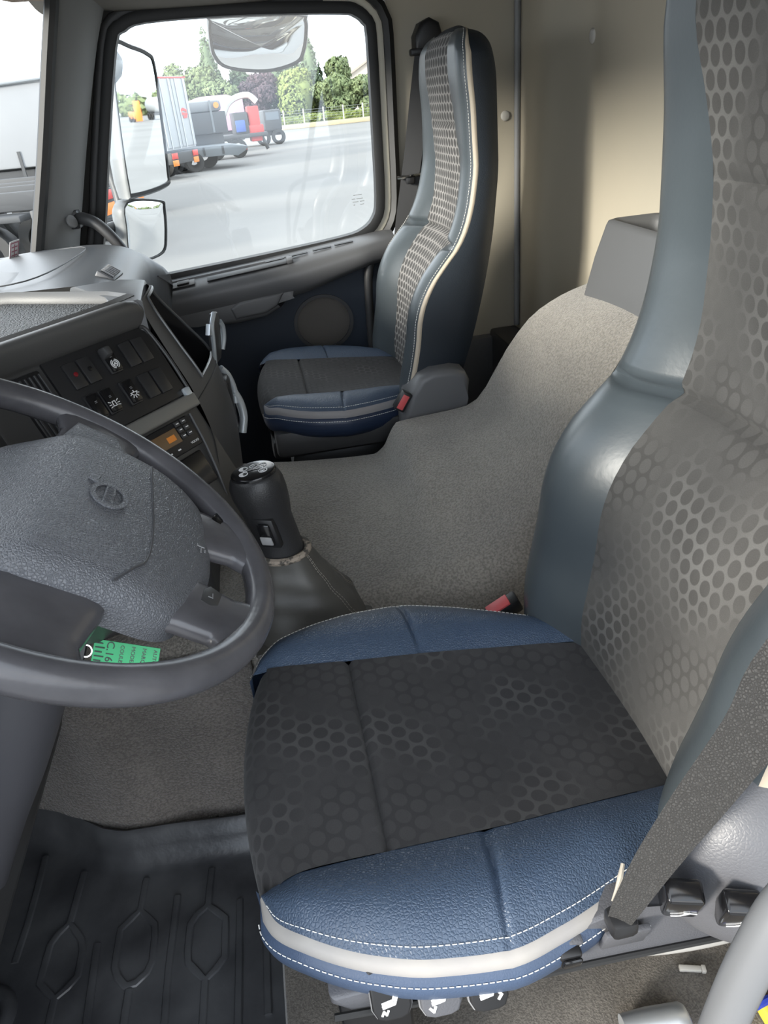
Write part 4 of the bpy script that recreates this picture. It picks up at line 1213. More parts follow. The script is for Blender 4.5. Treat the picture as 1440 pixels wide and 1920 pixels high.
# cup holder flap standing up at the rear end of the pocket
cf = Fr((-.104, 1.385, .805), (.25, .92, .05), (.12, -.10, 1))
ch = thing('cup_holder', tuple(cf(0, 0, -.02)), 'silver edged cup holder flap sticking up from the console end', 'cup holder')
prism('flap', [(-.020, -.045), (.016, -.045), (.024, -.030), (.026, .030), (.016, .046), (-.006, .048), (-.022, .034)], -.004, .006, M['plastic_dark'], ch, cf, bev=.003)
tube('flap_rim', [cf(-.022, -.046, .004), cf(-.024, .0, .005), cf(-.024, .034, .005), cf(-.006, .051, .005)], .0042, M['silver'], ch, n=8, cr=4)
prism('finger_tab', [(-.045, .022), (-.022, .012), (-.020, .034), (-.036, .040)], -.002, .006, M['silver'], ch, cf, bev=.002)
tube('flap_arc', [cf(.024, -.030, .006), cf(.032, -.010, .008), cf(.031, .012, .008), cf(.022, .026, .006)], .0052, M['silver'], ch, n=8, cr=4)
# lower pull-out drink holder in the console flank
ah = thing('ashtray', (-.10, 1.40, .62), 'black pull-out ashtray with curved silver edges low on the console end', 'ashtray')
tube('upper_rim', [(-.105, 1.392, .745), (-.094, 1.402, .725), (-.088, 1.405, .695), (-.090, 1.402, .668)], .0065, M['silver'], ah, n=10, cr=4)
tube('lower_rim', [(-.090, 1.405, .690), (-.082, 1.408, .665), (-.080, 1.405, .635), (-.088, 1.398, .605)], .0085, M['silver'], ah, n=10, cr=4)
rbox('tray_body', (-.16, 1.35, .61), (-.092, 1.415, .735), M['plastic_black'], ah, bev=.012)

# passenger side of the dash: rounded mound with end vent
prm = [(-.85, .86), (-.62, .895), (-.48, .902), (-.38, .898), (-.315, .880), (-.285, .845), (-.285, .78), (-.31, .68), (-.36, .56), (-.50, .48)]
pm = cr_pts([A(a, 0, b) for a, b in prm], 4)
P = []
for y in np.concatenate([np.linspace(1.33, 2.04, 22), [2.08, 2.105, 2.115]]):
    e = max(0, (y-2.04)/.075)
    lift = .012*math.exp(-((y-1.95)/.16)**2)-.022*math.exp(-((y-1.33)/.12)**2)
    P.append([A(p[0]*(1-.15*e*e)-.0*e, y, p[2]+lift-(.05*e*e)*(1 if p[2] > .8 else 0)) for p in pm])
grid('passenger_dash', P, M['dash_top'], dash, capu=True, angle=60, flip=True)
fv = Fr((-.342, 1.685, .900), (.10, .99, .0), (.80, -.08, -.60), (.60, 0, .80))
sv = rbox('defrost_vent', (0, 0, -.012), (.085, .040, .004), M['plastic_grey'], dash, fv, bev=.004)
rbox('vent_mouth', (.008, .006, .003), (.077, .034, .0045), M['gloss_black'], sv, fv, bev=0)
for i in range(6):
    rbox('slat', (.012+i*.0115, .006, .004), (.0145+i*.0115, .034, .0075), M['plastic_mid'], sv, fv, bev=0)
tube('dash_seam', [(-.62, 1.60, .906), (-.47, 1.62, .9095), (-.415, 1.80, .913), (-.42, 1.98, .915), (-.62, 2.0, .905)], .0016, M['plastic_grey'], dash, n=6, cr=5)

# ================================================================== GEAR LEVER
gl = thing('gear_lever', (-.02, 1.00, .42), 'black gear lever knob with shift diagram on a brown grey leather boot', 'gear lever')
kc = cr_pts([A(-.066, .985, .560), A(-.068, .99, .62), A(-.066, .992, .66), A(-.062, .995, .695), A(-.060, .997, .712)], 4)
gx = A(-.060, .997, .712)
secs = [(-.036, .545, .036, .033), (-.038, .57, .035, .032), (-.042, .60, .034, .031), (-.048, .63, .035, .033), (-.051, .655, .039, .037), (-.055, .675, .0415, .0395), (-.057, .690, .041, .039), (-.058, .701, .037, .036), (-.058, .707, .031, .031)]
rows = []
for x, z, rx, ry in secs:
    rows.append([A(x+rx*math.cos(t), .985+ry*math.sin(t), z+.10*rx*math.cos(t)) for t in np.linspace(0, 2*math.pi, 32, endpoint=False)])
grid('knob', rows, M['knob'], gl, cv=True, capu=True, angle=60)
# cap with the shift pattern
kf = Fr((-.058, .985, .7075), (1, 0, .10), (0, 1, .0))
cp = prism('knob_cap', [(.034*math.cos(t), .032*math.sin(t)) for t in np.linspace(0, 2*math.pi, 32, endpoint=False)], -.006, .003, M['gloss_black'], gl, kf, bev=.003, seg=3)
dg = []
for a, b in ((-.014, -.008), (-.014, .010), (.002, .012), (.015, -.009), (.015, .010)):
    dg.append(arc(a, b, .0062, 0, 360, 16))
dg += [[(-.008, 0.0), (.010, 0.0)], [(-.014, -.002), (-.014, .004)], [(.002, .0), (.002, .006)], [(.015, -.003), (.015, .004)], [(-.014, 0), (.015, 0)]]
strokes('shift_diagram', dg, .0012, kf, M['white'], cp, z=.0032)
prism('shift_diagram', [(-.014+.0062*math.cos(t), -.008+.0062*math.sin(t)) for t in np.linspace(math.pi/2, 1.5*math.pi, 12)], .0031, .0036, M['white'], cp, kf)
prism('shift_diagram', [(-.014+.0062*math.cos(t), .010+.0062*math.sin(t)) for t in np.linspace(math.pi/2, 1.5*math.pi, 12)], .0031, .0036, M['white'], cp, kf)
text('shift_letters', 'R', .010, Fr(kf(.015, -.009, .0032), kf.y, -kf.x), M['white'], cp, depth=.0002)
for tx, a, b in (('C', -.012, -.008), ('1', -.012, .010), ('3', .002, .012), ('2', .015, .010)):
    text('shift_letters', tx, .0075, Fr(kf(a, b, .0037), kf.y, -kf.x), M['white'] if tx in '32' else M['gloss_black'], cp, depth=.0002)
# range switch on the driver side of the knob
rf = Fr((-.055, .950, .622), (.95, -.30, -.08), (-.16, .05, .98))
rs = rbox('range_switch', (-.015, -.026, -.012), (.017, .024, .003), M['plastic_black'], gl, rf, bev=.003)
rbox('rocker', (-.009, -.020, .002), (.011, .018, .008), M['gloss_black'], rs, rf, bev=.003)
rbox('rocker_tip', (-.008, -.016, .008), (.010, -.002, .012), mat('worn grey key', (.28, .28, .28), .4), rs, rf, bev=.002)
# boot: four-sided gathered leather skirt
rows = []
for i, t in enumerate(np.linspace(0, 1, 16)):
    z = .572-.150*t
    cx_ = -.036+.028*t; cy_ = .985+.010*t
    w = .040+.056*t**1.25; d = .036+.056*t**1.2
    row = []
    for k in range(48):
        a = 2*math.pi*k/48
        ca, sa = math.cos(a), math.sin(a)
        q = (abs(ca)**(2+2*t)+abs(sa)**(2+2*t))**(-1/(2+2*t))
        fold = 1+.045*math.sin(a*5+t*4)*math.sin(math.pi*t)+.03*math.sin(z*170+math.cos(a)*2)*math.sin(math.pi*t)
        row.append(A(cx_+w*q*ca*fold, cy_+d*q*sa*fold, z))
    rows.append(row)
bt_ = grid('boot', rows, M['boot'], gl, cv=True, angle=70)
P_ = np.array(rows)
for k in (3, 19, 27, 43):
    for dk in (-.28, .28):
        line = []
        for i in range(1, 15):
            p = P_[i, k]*(1-abs(dk))+P_[i, (k+(1 if dk > 0 else -1)) % 48]*abs(dk)
            ctr = P_[i].mean(0)
            line.append(p+unit(p-ctr)*.0008)
        stitches('stitching', resample(np.array(line), .003), mat('boot thread', (.25, .23, .20), .7) if (k == 3 and dk < 0) else bpy.data.materials['boot thread'], bt_, r=.0006)
tube('boot_cuff', [A(-.036+.0395*math.cos(t), .985+.036*math.sin(t), .566) for t in np.linspace(0, 2*math.pi, 32, endpoint=False)], .006, mat('frayed cuff', (.07, .062, .052), .8, ('n', 300, .6, .002), (90, (.30, .25, .20), .04)), gl, n=8, closed=True)
rbox('boot_base', (-.105, .905, .415), (.095, 1.09, .432), M['boot'], gl, bev=.008)

# ================================================================== FLOOR MAT
fm = thing('floor_mat', (-.40, .75, .0), 'black rubber floor mat with hexagon ridges in the driver footwell', 'floor mat')
xs = np.linspace(-.86, -.135, 50)
rows = []
for x in xs:
    yb = mat_back(x)
    row = [A(x, .20, .006)]+[A(x, y, .012+.0015*math.sin(x*31+y*17)) for y in np.linspace(.21, yb-.012, 16)]
    row += [A(x, yb, .016), A(x, yb+.012, .026), A(x, yb+.022, .044), A(x, yb+.030, .066), A(x, yb+.040, .072), A(x, yb+.046, .068), A(x, yb+.046, .05)]
    rows.append(row)
grid('mat_sheet', rows, M['mat_rubber'], fm, angle=60, flip=True)
def ridge(pts, closed=False):
    P = [A(a, b, .0135) for a, b in pts]
    if not closed: P = list(resample(np.array(P), .03))
    else:
        P = list(resample(np.array(P+[P[0]]), .02))[:-1]
    return tube('ridge', P, .0062, M['mat_rubber'], fm, n=8, closed=closed, flat=.55)
for L in ([(-.615, .969), (-.619, .70)], [(-.564, .961), (-.564, .89), (-.566, .83), (-.571, .768)], [(-.486, .91), (-.493, .817)], [(-.372, .869), (-.376, .812)],
          [(-.38, .684), (-.387, .50)], [(-.315, .823), (-.321, .692), (-.320, .45)], [(-.257, .861), (-.262, .793)], [(-.263, .671), (-.268, .45)], [(-.208, .791), (-.216, .45)], [(-.441, .769), (-.433, .45)],
          [(-.494, .696), (-.50, .50)], [(-.165, .80), (-.168, .60)]):
    ridge(L)
for L in ([(-.493, .817), (-.518, .795), (-.523, .726), (-.494, .696), (-.464, .719), (-.463, .776)], [(-.376, .812), (-.406, .786), (-.407, .715), (-.38, .684), (-.348, .709), (-.347, .778)],
          [(-.262, .793), (-.290, .775), (-.293, .707), (-.263, .671), (-.233, .695), (-.232, .765)]):
    ridge(L, True)
rows = []
for r, z in ((.052, .013), (.046, .024), (.034, .026), (.026, .018), (.024, .010)):
    rows.append([A(-.600+r*math.cos(t), .690+r*math.sin(t), z) for t in np.linspace(0, 2*math.pi, 28, endpoint=False)])
grid('pedal_grommet', rows, M['mat_rubber'], fm, cv=True, angle=60)

# ================================================================== STORAGE BOX, CAPS, SMALL THINGS
sb = thing('storage_bin', (.72, 1.27, .80), 'open grey plastic storage bin on top of the rear hump', 'storage bin')
def loop_box(y0, y1, x0, x1, z, r=.02, n=5):
    out = []
    for cx_, cy_, a0 in ((x1-r, y1-r, 0), (x0+r, y1-r, 90), (x0+r, y0+r, 180), (x1-r, y0+r, 270)):
        for k in range(n+1):
            a = R(a0+90*k/n); out.append(A(cx_+r*math.cos(a), cy_+r*math.sin(a), z))
    return out
rows = [loop_box(1.02, 1.415, .632, .79, .775), loop_box(1.03, 1.408, .650, .79, .86), loop_box(1.045, 1.400, .666, .789, .918), loop_box(1.048, 1.397, .669, .787, .926), loop_box(1.056, 1.390, .676, .781, .929), loop_box(1.062, 1.384, .682, .776, .925), loop_box(1.066, 1.380, .685, .773, .915), loop_box(1.075, 1.37, .68, .765, .80)]
bn = grid('bin_shell', rows, M['bin'], sb, cv=True, angle=50)
mobj('bin_floor', rows[-1], [list(range(len(rows[-1])))], M['plastic_dark'], sb, smooth=False)
def cap(fr, rx, ry, label):
    rows = []
    for r, z in ((1, 0), (1, .002), (.9, .0045), (.6, .006), (0.01, .0065)):
        rows.append([fr(rx*r*math.cos(t), ry*r*math.sin(t), z) for t in np.linspace(0, 2*math.pi, 24, endpoint=False)])
    o = grid('screw_cap', rows, M['white_cap'], cv=True, angle=60)
    rebase(o); tag(o, label, 'cap')
cap(Fr((.761, 2.262, 1.091), (1, 0, 0), (0, 0, 1), (0, -1, 0)), .0135, .0135, 'round pale screw cap on the side wall left of the corner strip')
cap(Fr((rear_x(1.806, 1.245), 1.806, 1.245), (0, 1, 0), (0, 0, 1), (-1, 0, 0)), .0135, .0155, 'round pale screw cap high on the rear wall beside the driver headrest')

# near side: grey tube handle at the doorway
rl = thing('grab_rail', (.16, .19, .10), 'grey coated tube handrail in the bottom right foreground', 'handrail')
tube('rail_tube', [(.155, .175, .08), (.178, .185, .35), (.195, .195, .56), (.207, .200, .66), (.217, .202, .72), (.232, .204, .765), (.262, .204, .798), (.32, .20, .815), (.42, .17, .82), (.515, .12, .82)],   .0128, M['rail'], rl, n=20, cr=6)
rbox('rail_foot', (.125, .15, .098), (.18, .205, .115), M['rail'], rl, bev=.005)
rbox('rail_mount', (.498, .095, .79), (.525, .14, .85), M['rail'], rl, bev=.006)
# small white plastic fuse puller on the carpet
fp = Fr((.408, .466, .134), (.95, -.28, 0), (.28, .95, 0))
fo = thing('plastic_peg', tuple(fp(0, 0, 0)), 'small white plastic peg lying on the carpet beside the driver seat', 'peg')
rbox('shaft', (-.016, -.0035, 0), (.012, .0035, .006), M['white_cap'], fo, fp, bev=.0012)
rbox('head', (.012, -.0045, 0), (.018, .0045, .007), M['white_cap'], fo, fp, bev=.0015)
# sill hardware at the lower edge of the picture
sl = thing('air_fitting', (.31, .42, .13), 'aluminium bottle-shaped fitting at the bottom edge of the carpet', 'fitting')
tube('fitting_body', [(.285, .412, .150), (.32, .410, .151), (.360, .408, .151), (.367, .408, .151)], [.018, .020, .019, .011], M['alu'], sl, n=20, cr=3)
wl = thing('wiring', (.46, .38, .13), 'blue and yellow wiring in the bottom right corner', 'wiring')
tube('blue_cable', [(.40, .405, .139), (.44, .400, .150), (.48, .405, .155), (.56, .42, .14)], .005, M['wire_blue'], wl, n=8, cr=5)
rbox('yellow_plug', (.46, .385, .131), (.52, .408, .155), M['wire_yellow'], wl, bev=.004)
tube('black_cap', [(.435, .405, .139), (.436, .408, .175)], [.015, .013], M['gloss_black'], wl, n=14)

# ================================================================== MIRRORS OUTSIDE THE WINDOW
def mirror(name, c, N, poly, label, depth, arm, curv=0.0):
    N = unit(N); x = unit(np.cross(A(0, 0, 1), N)); y = np.cross(N, x)
    f = Fr(c, x, y, N)
    root = thing(name, tuple(f(0, 0, -depth)), label, 'mirror')
    op = cr_pts([A(a, b, 0) for a, b in poly], 4, True)[:, :2]
    cen = op.mean(0)
    if np.cross(op[1]-op[0], op[2]-op[1]) < 0: pass
    def sc(k, z): return [f(*(cen+(p-cen)*k), z) for p in op]
    rows = [sc(1.0, .004), sc(1.05, .006), sc(1.075, .0), sc(1.06, -depth*.5), sc(.85, -depth*.9), sc(.5, -depth)]
    grid('housing', rows, M['mirror_shell'], root, cv=True, angle=60)
    mobj('housing_back', rows[-1], [list(range(len(op)))[::-1]], M['mirror_shell'], root)
    rows = [[f(*(cen+(p-cen)*k), .003+curv*(1-k*k)) for p in op] for k in (1.0, .97, .8, .6, .4, .2, .001)]
    grid('mirror_glass', rows, M['mirror'], root, cv=True, angle=80)
    grid('glass_rim', [sc(1.0, .003), sc(1.0, .0065), sc(1.05, .0065), sc(1.05, .003)], M['rubber'], root, cu=True, cv=True, angle=40)
    if arm: tube('arm', arm, .016, M['plastic_grey'], root, n=12, cr=5)
    return root
mirror('main_mirror', (-.27, 2.5, 1.17), (.84, -.54, -.015), [(-.048, .188), (.024, .178), (.089, .162), (.109, .135), (.095, .004), (.074, -.141), (.052, -.173), (-.099, -.182), (-.116, -.162), (-.099, -.025), (-.073, .117)],
       'tall grey main rear-view mirror outside the passenger window', .07, [(-.36, 2.56, 1.33), (-.40, 2.57, 1.12), (-.39, 2.55, .95), (-.40, 2.50, .80)])
mirror('wide_angle_mirror', (-.32, 2.5, .87), (.84, -.50, -.12), [(-.086, .093), (.073, .076), (.09, .05), (.081, -.025), (.053, -.073), (-.057, -.078), (-.111, -.065), (-.106, .024)],
       'small square wide-angle mirror below the tall main mirror', .06, [(-.37, 2.53, .90), (-.41, 2.45, .90), (-.46, 2.36, .90)], .012)
mirror('kerb_mirror', (.11, 2.5, 1.33), (.02, -.80, -.60), [(-.129, .076), (-.113, .084), (.108, .073), (.129, .056), (.13, .024), (.121, -.025), (.098, -.06), (.009, -.077), (-.098, -.057), (-.131, -.022), (-.135, .025)],
       'wide kerb mirror hanging over the top of the passenger window', .07, [(.11, 2.54, 1.39), (.11, 2.46, 1.46), (.11, 2.36, 1.48)], .02)
# outer skin of the passenger door and cab side seen in the mirrors
struct(rbox('wall_outer', (-.62, 2.325, -.6), (.45, 2.36, .74), M['trailer_white'], bev=.02), 'white outer skin of the passenger door', 'wall')
struct(rbox('wall_outer', (.47, 2.325, -.6), (1.2, 2.36, 1.75), M['trailer_white'], bev=.02), 'white outer cab side behind the passenger door', 'wall')

struct(rbox('wall_outer', (-.45, 2.325, 1.46), (.45, 2.37, 1.75), M['trailer_white'], bev=.02), 'white outer cab side above the passenger window', 'wall')
# ================================================================== YARD
def wheel_at(parent, x, y, z, r, w, ax=(0, 1, 0), m=None):
    ax = unit(ax); u = unit(np.cross(ax, A(0, 0, 1))); v = np.cross(ax, u)
    rows = []
    for k, o in ((.55, 0), (.95, 0), (1, .1), (1, .9), (.95, 1), (.55, 1)):
        rows.append([A(x, y, z)+ax*(o-.5)*w+r*k*(math.cos(t)*u+math.sin(t)*v) for t in np.linspace(0, 2*math.pi, 20, endpoint=False)])
    o = grid('tyre', rows, m or M['rubber'], parent, cv=True, angle=40)
    return o
def yard_frame(x, y, deg):
    a = R(deg); return Fr((x, y, -1.2), (math.cos(a), math.sin(a), 0), (-math.sin(a), math.cos(a), 0))
# curtain trailer to the left, seen through the windscreen
f = yard_frame(-2.6, 22.5, -6)
t = thing('curtain_trailer', tuple(f(-7, 1.2, 0)), 'long white curtain-sided trailer beyond the windscreen', 'trailer')
rbox('curtain', (-14, 0, 1.55), (0, 2.5, 3.62), M['tarp_white'], t, f, bev=.06)
rbox('roof_band', (-14.05, -.04, 3.45), (.05, 2.54, 3.68), M['trailer_white'], t, f, bev=.04)
tube('roof_rope', [f(-14, -.06, 3.40), f(-10, -.07, 3.52), f(-6, -.07, 3.40), f(-1, -.06, 3.55)], .03, M['frame_grey'], t, n=6, cr=4)
rbox('chassis', (-14, .2, 1.05), (0, 2.3, 1.5), M['frame_dark'], t, f, bev=.02)
for i in range(7):
    rbox('strap', (-13.2+i*2.0, -.03, 1.15), (-13.12+i*2.0, .02, 1.95), M['frame_dark'], t, f, bev=0)
for i in range(3): wheel_at(t, *f(-2.0-1.35*i, .25, .52), .52, .4, f.y)
# container chassis with tail lamps in front of it
for k, (px_, py_, lb) in enumerate(((-3.55, 14.0, 'near skeletal trailer tail with red lamps and orange chevron boards beyond the windscreen'), (-3.0, 16.6, 'further skeletal trailer tail with red lamps behind the nearer one'))):
    f = yard_frame(px_, py_, -14)
    t = thing('skeletal_trailer', tuple(f(-3, 1.2, 0)), lb, 'trailer', 'skeletal trailers beyond the windscreen')
    for y in (.35, 1.95): rbox('beam', (-7, y, 1.20), (0, y+.16, 1.50), M['frame_dark'], t, f, bev=.02)
    rbox('mudguard', (-4.6, .0, 1.05), (-.3, .55, 1.16), M['frame_dark'], t, f, bev=.03)
    rbox('mudguard', (-4.6, 1.9, 1.05), (-.3, 2.45, 1.16), M['frame_dark'], t, f, bev=.03)
    rbox('rear_bumper', (-.1, .0, .62), (.05, 2.45, 1.22), M['frame_dark'], t, f, bev=.02)
    for y in (.05, 1.75):
        rbox('tail_lamp', (.05, y, 1.02), (.09, y+.62, 1.20), M['tail_red'], t, f, bev=.01)
        rbox('chevron_board', (.05, y, .74), (.08, y+.66, .96), M['orange'], t, f, bev=.01)
    rbox('number_plate', (.05, .9, .60), (.07, 1.5, .72), M['trailer_white'], t, f, bev=.005)
    for i in range(3):
        for y in (.25, 2.2): wheel_at(t, *f(-1.1-1.3*i, y, .5), .5, .38, f.y)
# white box trailer, rear doors
f = yard_frame(-2.95, 35.2, -26)
t = thing('box_trailer', tuple(f(-5, 1.2, 0)), 'white box trailer with ribbed rear doors right of the tall mirror', 'trailer')
rbox('box', (-11, 0, 1.15), (0, 2.5, 3.88), M['trailer_white'], t, f, bev=.04)
for y0, y1 in ((.06, 1.22), (1.28, 2.44)):
    d = rbox('rear_door', (0, y0, 1.25), (.06, y1, 3.8), M['trailer_white'], t, f, bev=.02)
    for yy in (y0+.25, y1-.25):
        tube('lock_bar', [f(.09, yy, 1.2), f(.09, yy, 3.8)], .025, M['alu'], d, n=6)
rbox('red_edge', (-.02, -.03, 3.80), (.07, 2.53, 3.86), M['tail_red'], t, f, bev=0)
strokes('red_marking', [[(-.25, .1), (-.05, .15), (.2, .08)], [(-.2, -.02), (.22, -.05)], [(-.1, -.15), (.15, -.14)]], .1, Fr(f(.075, 1.85, 2.5), f.y, (0, 0, 1)), M['tail_red'], t, depth=.01)
rbox('rear_bumper', (-.2, .1, .62), (.06, 2.4, 1.08), M['frame_dark'], t, f, bev=.02)
for y in (.12, 1.9):
    rbox('tail_lamp', (.06, y, .82), (.10, y+.45, 1.05), M['tail_red'], t, f, bev=.01)
    rbox('chevron_board', (.06, y, .55), (.09, y+.45, .78), M['orange'], t, f, bev=.01)
for i in range(2):
    for y in (.2, 2.3): wheel_at(t, *f(-1.6-1.3*i, y, .5), .5, .4, f.y)
# dark covered machine on a trailer
f = yard_frame(-2.6, 41.5, 8)
t = thing('covered_truck', tuple(f(1.2, 1.2, 0)), 'dark covered tipper body parked behind the white box trailer', 'truck')
rbox('body', (-4, 0, 1.5), (2.25, 2.4, 2.45), M['truck_black'], t, f, bev=.05)
rbox('cover', (-4, .05, 2.45), (2.1, 2.35, 2.95), mat('grey cover', (.16, .17, .18), .6), t, f, bev=.15)
for i in range(4): rbox('rib', (-3+i*1.5, -.03, 1.55), (-2.9+i*1.5, .01, 2.95), M['frame_grey'], t, f, bev=0)
prism('hazard_disc', [(1.85+.13*math.cos(a), 2.72+.13*math.sin(a)) for a in np.linspace(0, 6.283, 16, endpoint=False)], .0, .04, M['orange'], t, Fr(f(0, 0, 0), f.x, (0, 0, 1), -f.y), bev=0)
rbox('chassis', (-4, .3, .8), (2.0, 2.1, 1.5), M['frame_dark'], t, f, bev=.03)
for i in range(3):
    for y in (.2, 2.2): wheel_at(t, *f(-1.6+1.3*i, y, .52), .52, .4, f.y)
# grey low ramp trailer
f = yard_frame(-2.7, 39.4, 5)
t = thing('ramp_trailer', tuple(f(1.5, 1.0, 0)), 'low grey loading-ramp trailer in front of the dark covered truck', 'trailer')
prism('ramp_bed', [(-1.0, 1.05), (2.4, 1.02), (3.15, .88), (3.05, .72), (2.6, .50), (2.2, .60), (-1.0, .62)], 0, 2.3, M['frame_grey'], t, Fr(f(0, 2.3, 0), f.x, (0, 0, 1)), bev=.02)
for i in range(4): rbox('side_rail', (-.8+i*.9, -.03, .66), (-.7+i*.9, .0, 1.0), M['frame_dark'], t, f, bev=0)
rbox('tail_lamp', (3.0, .1, .72), (3.1, .5, .86), M['tail_red'], t, f, bev=.01)
for i in range(2):
    for y in (.1, 2.2): wheel_at(t, *f(-.4+.95*i, y, .42), .42, .35, f.y)
# pink tarpaulin trailer far behind
f = yard_frame(-2.4, 54, 10)
t = thing('tarp_trailer', tuple(f(1.2, 1.2, 0)), 'pink tarpaulin-covered trailer far behind the dark truck', 'trailer')
prism('tarpaulin', [(-1.5, 1.3), (3.2, 1.3), (3.2, 3.0), (2.2, 3.35), (.6, 3.35), (-1.5, 2.8)], 0, 2.4, M['pink'], t, Fr(f(0, 2.4, 0), f.x, (0, 0, 1)), bev=.1)
rbox('chassis', (-1.5, .3, .7), (3.0, 2.1, 1.3), M['frame_dark'], t, f, bev=.03)
for x in (.2, 1.6): wheel_at(t, *f(x, .2, .5), .5, .4, f.y)
# crane truck: white folded arm, red column
f = yard_frame(-.5, 47.5, 6)
t = thing('crane_truck', tuple(f(1.2, 1.2, 0)), 'truck with red loader crane and folded white arm in the yard', 'truck')
rbox('flat_bed', (-2, .1, 1.0), (2.3, 2.4, 1.2), M['frame_dark'], t, f, bev=.03)
rbox('crane_column', (1.35, .3, .75), (2.0, 1.2, 2.55), M['crane_red'], t, f, bev=.06)
rbox('crane_cap', (1.25, .25, 1.1), (2.15, 1.3, 1.6), M['crane_red'], t, f, bev=.06)
tube('crane_arm', [f(.0, .7, 2.2), f(.35, .7, 2.75), f(.9, .7, 3.05), f(1.6, .7, 3.1), f(2.0, .7, 2.75)], .16, M['crane_white'], t, n=8, cr=3)
tube('hydraulic_ram', [f(1.55, .55, 1.6), f(1.9, .55, 2.5)], .09, M['alu'], t, n=8)
rbox('engine_cover', (.5, .2, 1.2), (1.3, 2.2, 2.3), M['truck_black'], t, f, bev=.05)
rbox('tool_box', (.55, .1, 1.3), (1.1, .25, 1.9), M['blue_part'], t, f, bev=.04)
tube('outrigger', [f(2.0, .5, 1.0), f(2.25, .5, .3)], .1, M['frame_dark'], t, n=8)
for x in (-.8, .5): wheel_at(t, *f(x, .2, .5), .5, .4, f.y)
# dark lorries at the end of the row
f = yard_frame(2.1, 60, 6)
t = thing('lorry', tuple(f(.6, 1.2, 0)), 'dark lorry at the far end of the vehicle row', 'lorry')
rbox('cab', (0, 0, .9), (1.25, 2.4, 2.25), M['truck_black'], t, f, bev=.1)
rbox('windscreen', (.15, -.02, 1.6), (1.1, .02, 2.1), mat('far tinted glass', (.10, .12, .14), .2), t, f, bev=0)
rbox('chassis', (-3, .3, .6), (1.2, 2.1, 1.0), M['frame_dark'], t, f, bev=.03)
for x in (-.2, .9): wheel_at(t, *f(x, .1, .5), .5, .4, f.y)

# ---- fence, hedge, house
fe = thing('fence', (11, 95, -1.2), 'wire mesh fence with pale concrete posts along the far yard edge', 'fence')
for i, x in enumerate(np.linspace(1, 24, 11)):
    rbox('post', (x-.07, 94.9, -1.2), (x+.07, 95.05, .75), M['post'], fe, bev=.01)
for z in np.linspace(-.7, .6, 6):
    tube('wire', [(1, 94.95, z), (24, 94.95, z)], .014, M['wire'], fe, n=5)
lw = tag(rebase(rbox('low_wall', (-2, 94.6, -1.2), (30, 94.85, -.72), M['wall_low'], bev=.05)), 'low sandy stone kerb wall under the far fence', 'wall')

def leaves(name, blobs, n, size, m, parent, seed):
    rnd = np.random.default_rng(seed)
    V, F = [], []
    vol = np.array([b[3]*b[3]*b[4] for b in blobs]); pr_ = vol/vol.sum()
    which = rnd.choice(len(blobs), n, p=pr_)
    for w in which:
        x, y, z, r, h_ = blobs[w]
        d = rnd.normal(size=3); d /= np.linalg.norm(d)
        q = rnd.uniform(.72, 1.05)
        c = A(x, y, z)+d*A(r, r, h_)*q
        nrm = unit(d+rnd.normal(size=3)*.5)
        u = unit(np.cross(nrm, rnd.normal(size=3))); v = np.cross(nrm, u)
        s = size*rnd.uniform(.6, 1.4)
        k = len(V)
        V += [c-u*s-v*s*.5, c+u*s*.2-v*s*.8, c+u*s+v*s*.4, c-u*s*.1+v*s*.9, c+nrm*s*.35]
        F += [(k, k+1, k+4), (k+1, k+2, k+4), (k+2, k+3, k+4), (k+3, k, k+4)]
    o = mobj(name, V, F, m, parent, smooth=False)
    o['kind'] = 'stuff'
    return o
def tree(name, x, y, h_, r, kind, label, group, seed, n=4500, conic=False):
    t = thing(name, (x, y, -1.2), label, 'tree', group)
    rnd = np.random.default_rng(seed)
    tube('trunk', [(x, y, -1.2), (x+.1, y, -1.2+h_*.4), (x, y, -1.2+h_*.8)], [.28, .2, .08], M['bark'], t, n=8, cr=3)
    if conic:
        blobs = [(x, y, -1.2+h_*k, r*(1.05-k)*1.0+.15, h_*.10) for k in np.linspace(.18, .97, 9)]
    else:
        blobs = [(x+rnd.uniform(-.55, .55)*r, y+rnd.uniform(-.5, .5)*r, -1.2+h_*rnd.uniform(.30, .80), r*rnd.uniform(.45, .7), h_*rnd.uniform(.13, .22)) for _ in range(9)]
        blobs.append((x, y, -1.2+h_*.86, r*.45, h_*.13))
    leaves('crown', blobs, n,   .21, M[kind], t, seed+1)
    # inner mass so that the crown is not see-through
    rows = []
    for th in np.linspace(.05, math.pi-.05, 9):
        rows.append([A(x+r*.46*math.sin(th)*math.cos(p)*(1+.15*math.sin(3*p+th*4))*(1.15-.75*(1-th/math.pi) if conic else 1), y+r*.46*math.sin(th)*math.sin(p), -1.2+h_*(.55 if not conic else .52)+h_*(.36 if not conic else .42)*math.cos(th)) for p in np.linspace(0, 2*math.pi, 14, endpoint=False)])
    grid('crown_core', rows, M[kind], t, cv=True, capu=True, angle=80)
    return t
G = 'trees along the far yard edge'
tree('tree', -6.0, 100, 7.8, 2.6, 'leaf_a', 'bushy green tree at the left end of the far tree line', G, 11)
tree('conifer', -1.9, 101, 10.4, 2.4, 'leaf_b', 'tall pointed conifer with a thin tip above the white trailer', G, 12, conic=True)
tree('tree', -2.6, 99, 7.3, 2.9, 'leaf_a', 'rounded green tree in front of the pointed conifer', G, 13)
tree('tree', 3.2, 99, 6.0, 2.3, 'leaf_p', 'dark purple-leaved tree behind the crane truck', G, 14)
tree('tree', 1.4, 103, 7.2, 2.4, 'leaf_b', 'dark green tree between the conifer and the purple tree', G, 15)
tree('tree', 6.6, 104, 7.6, 2.6, 'leaf_b', 'dark green tree right of the purple tree', G, 16)
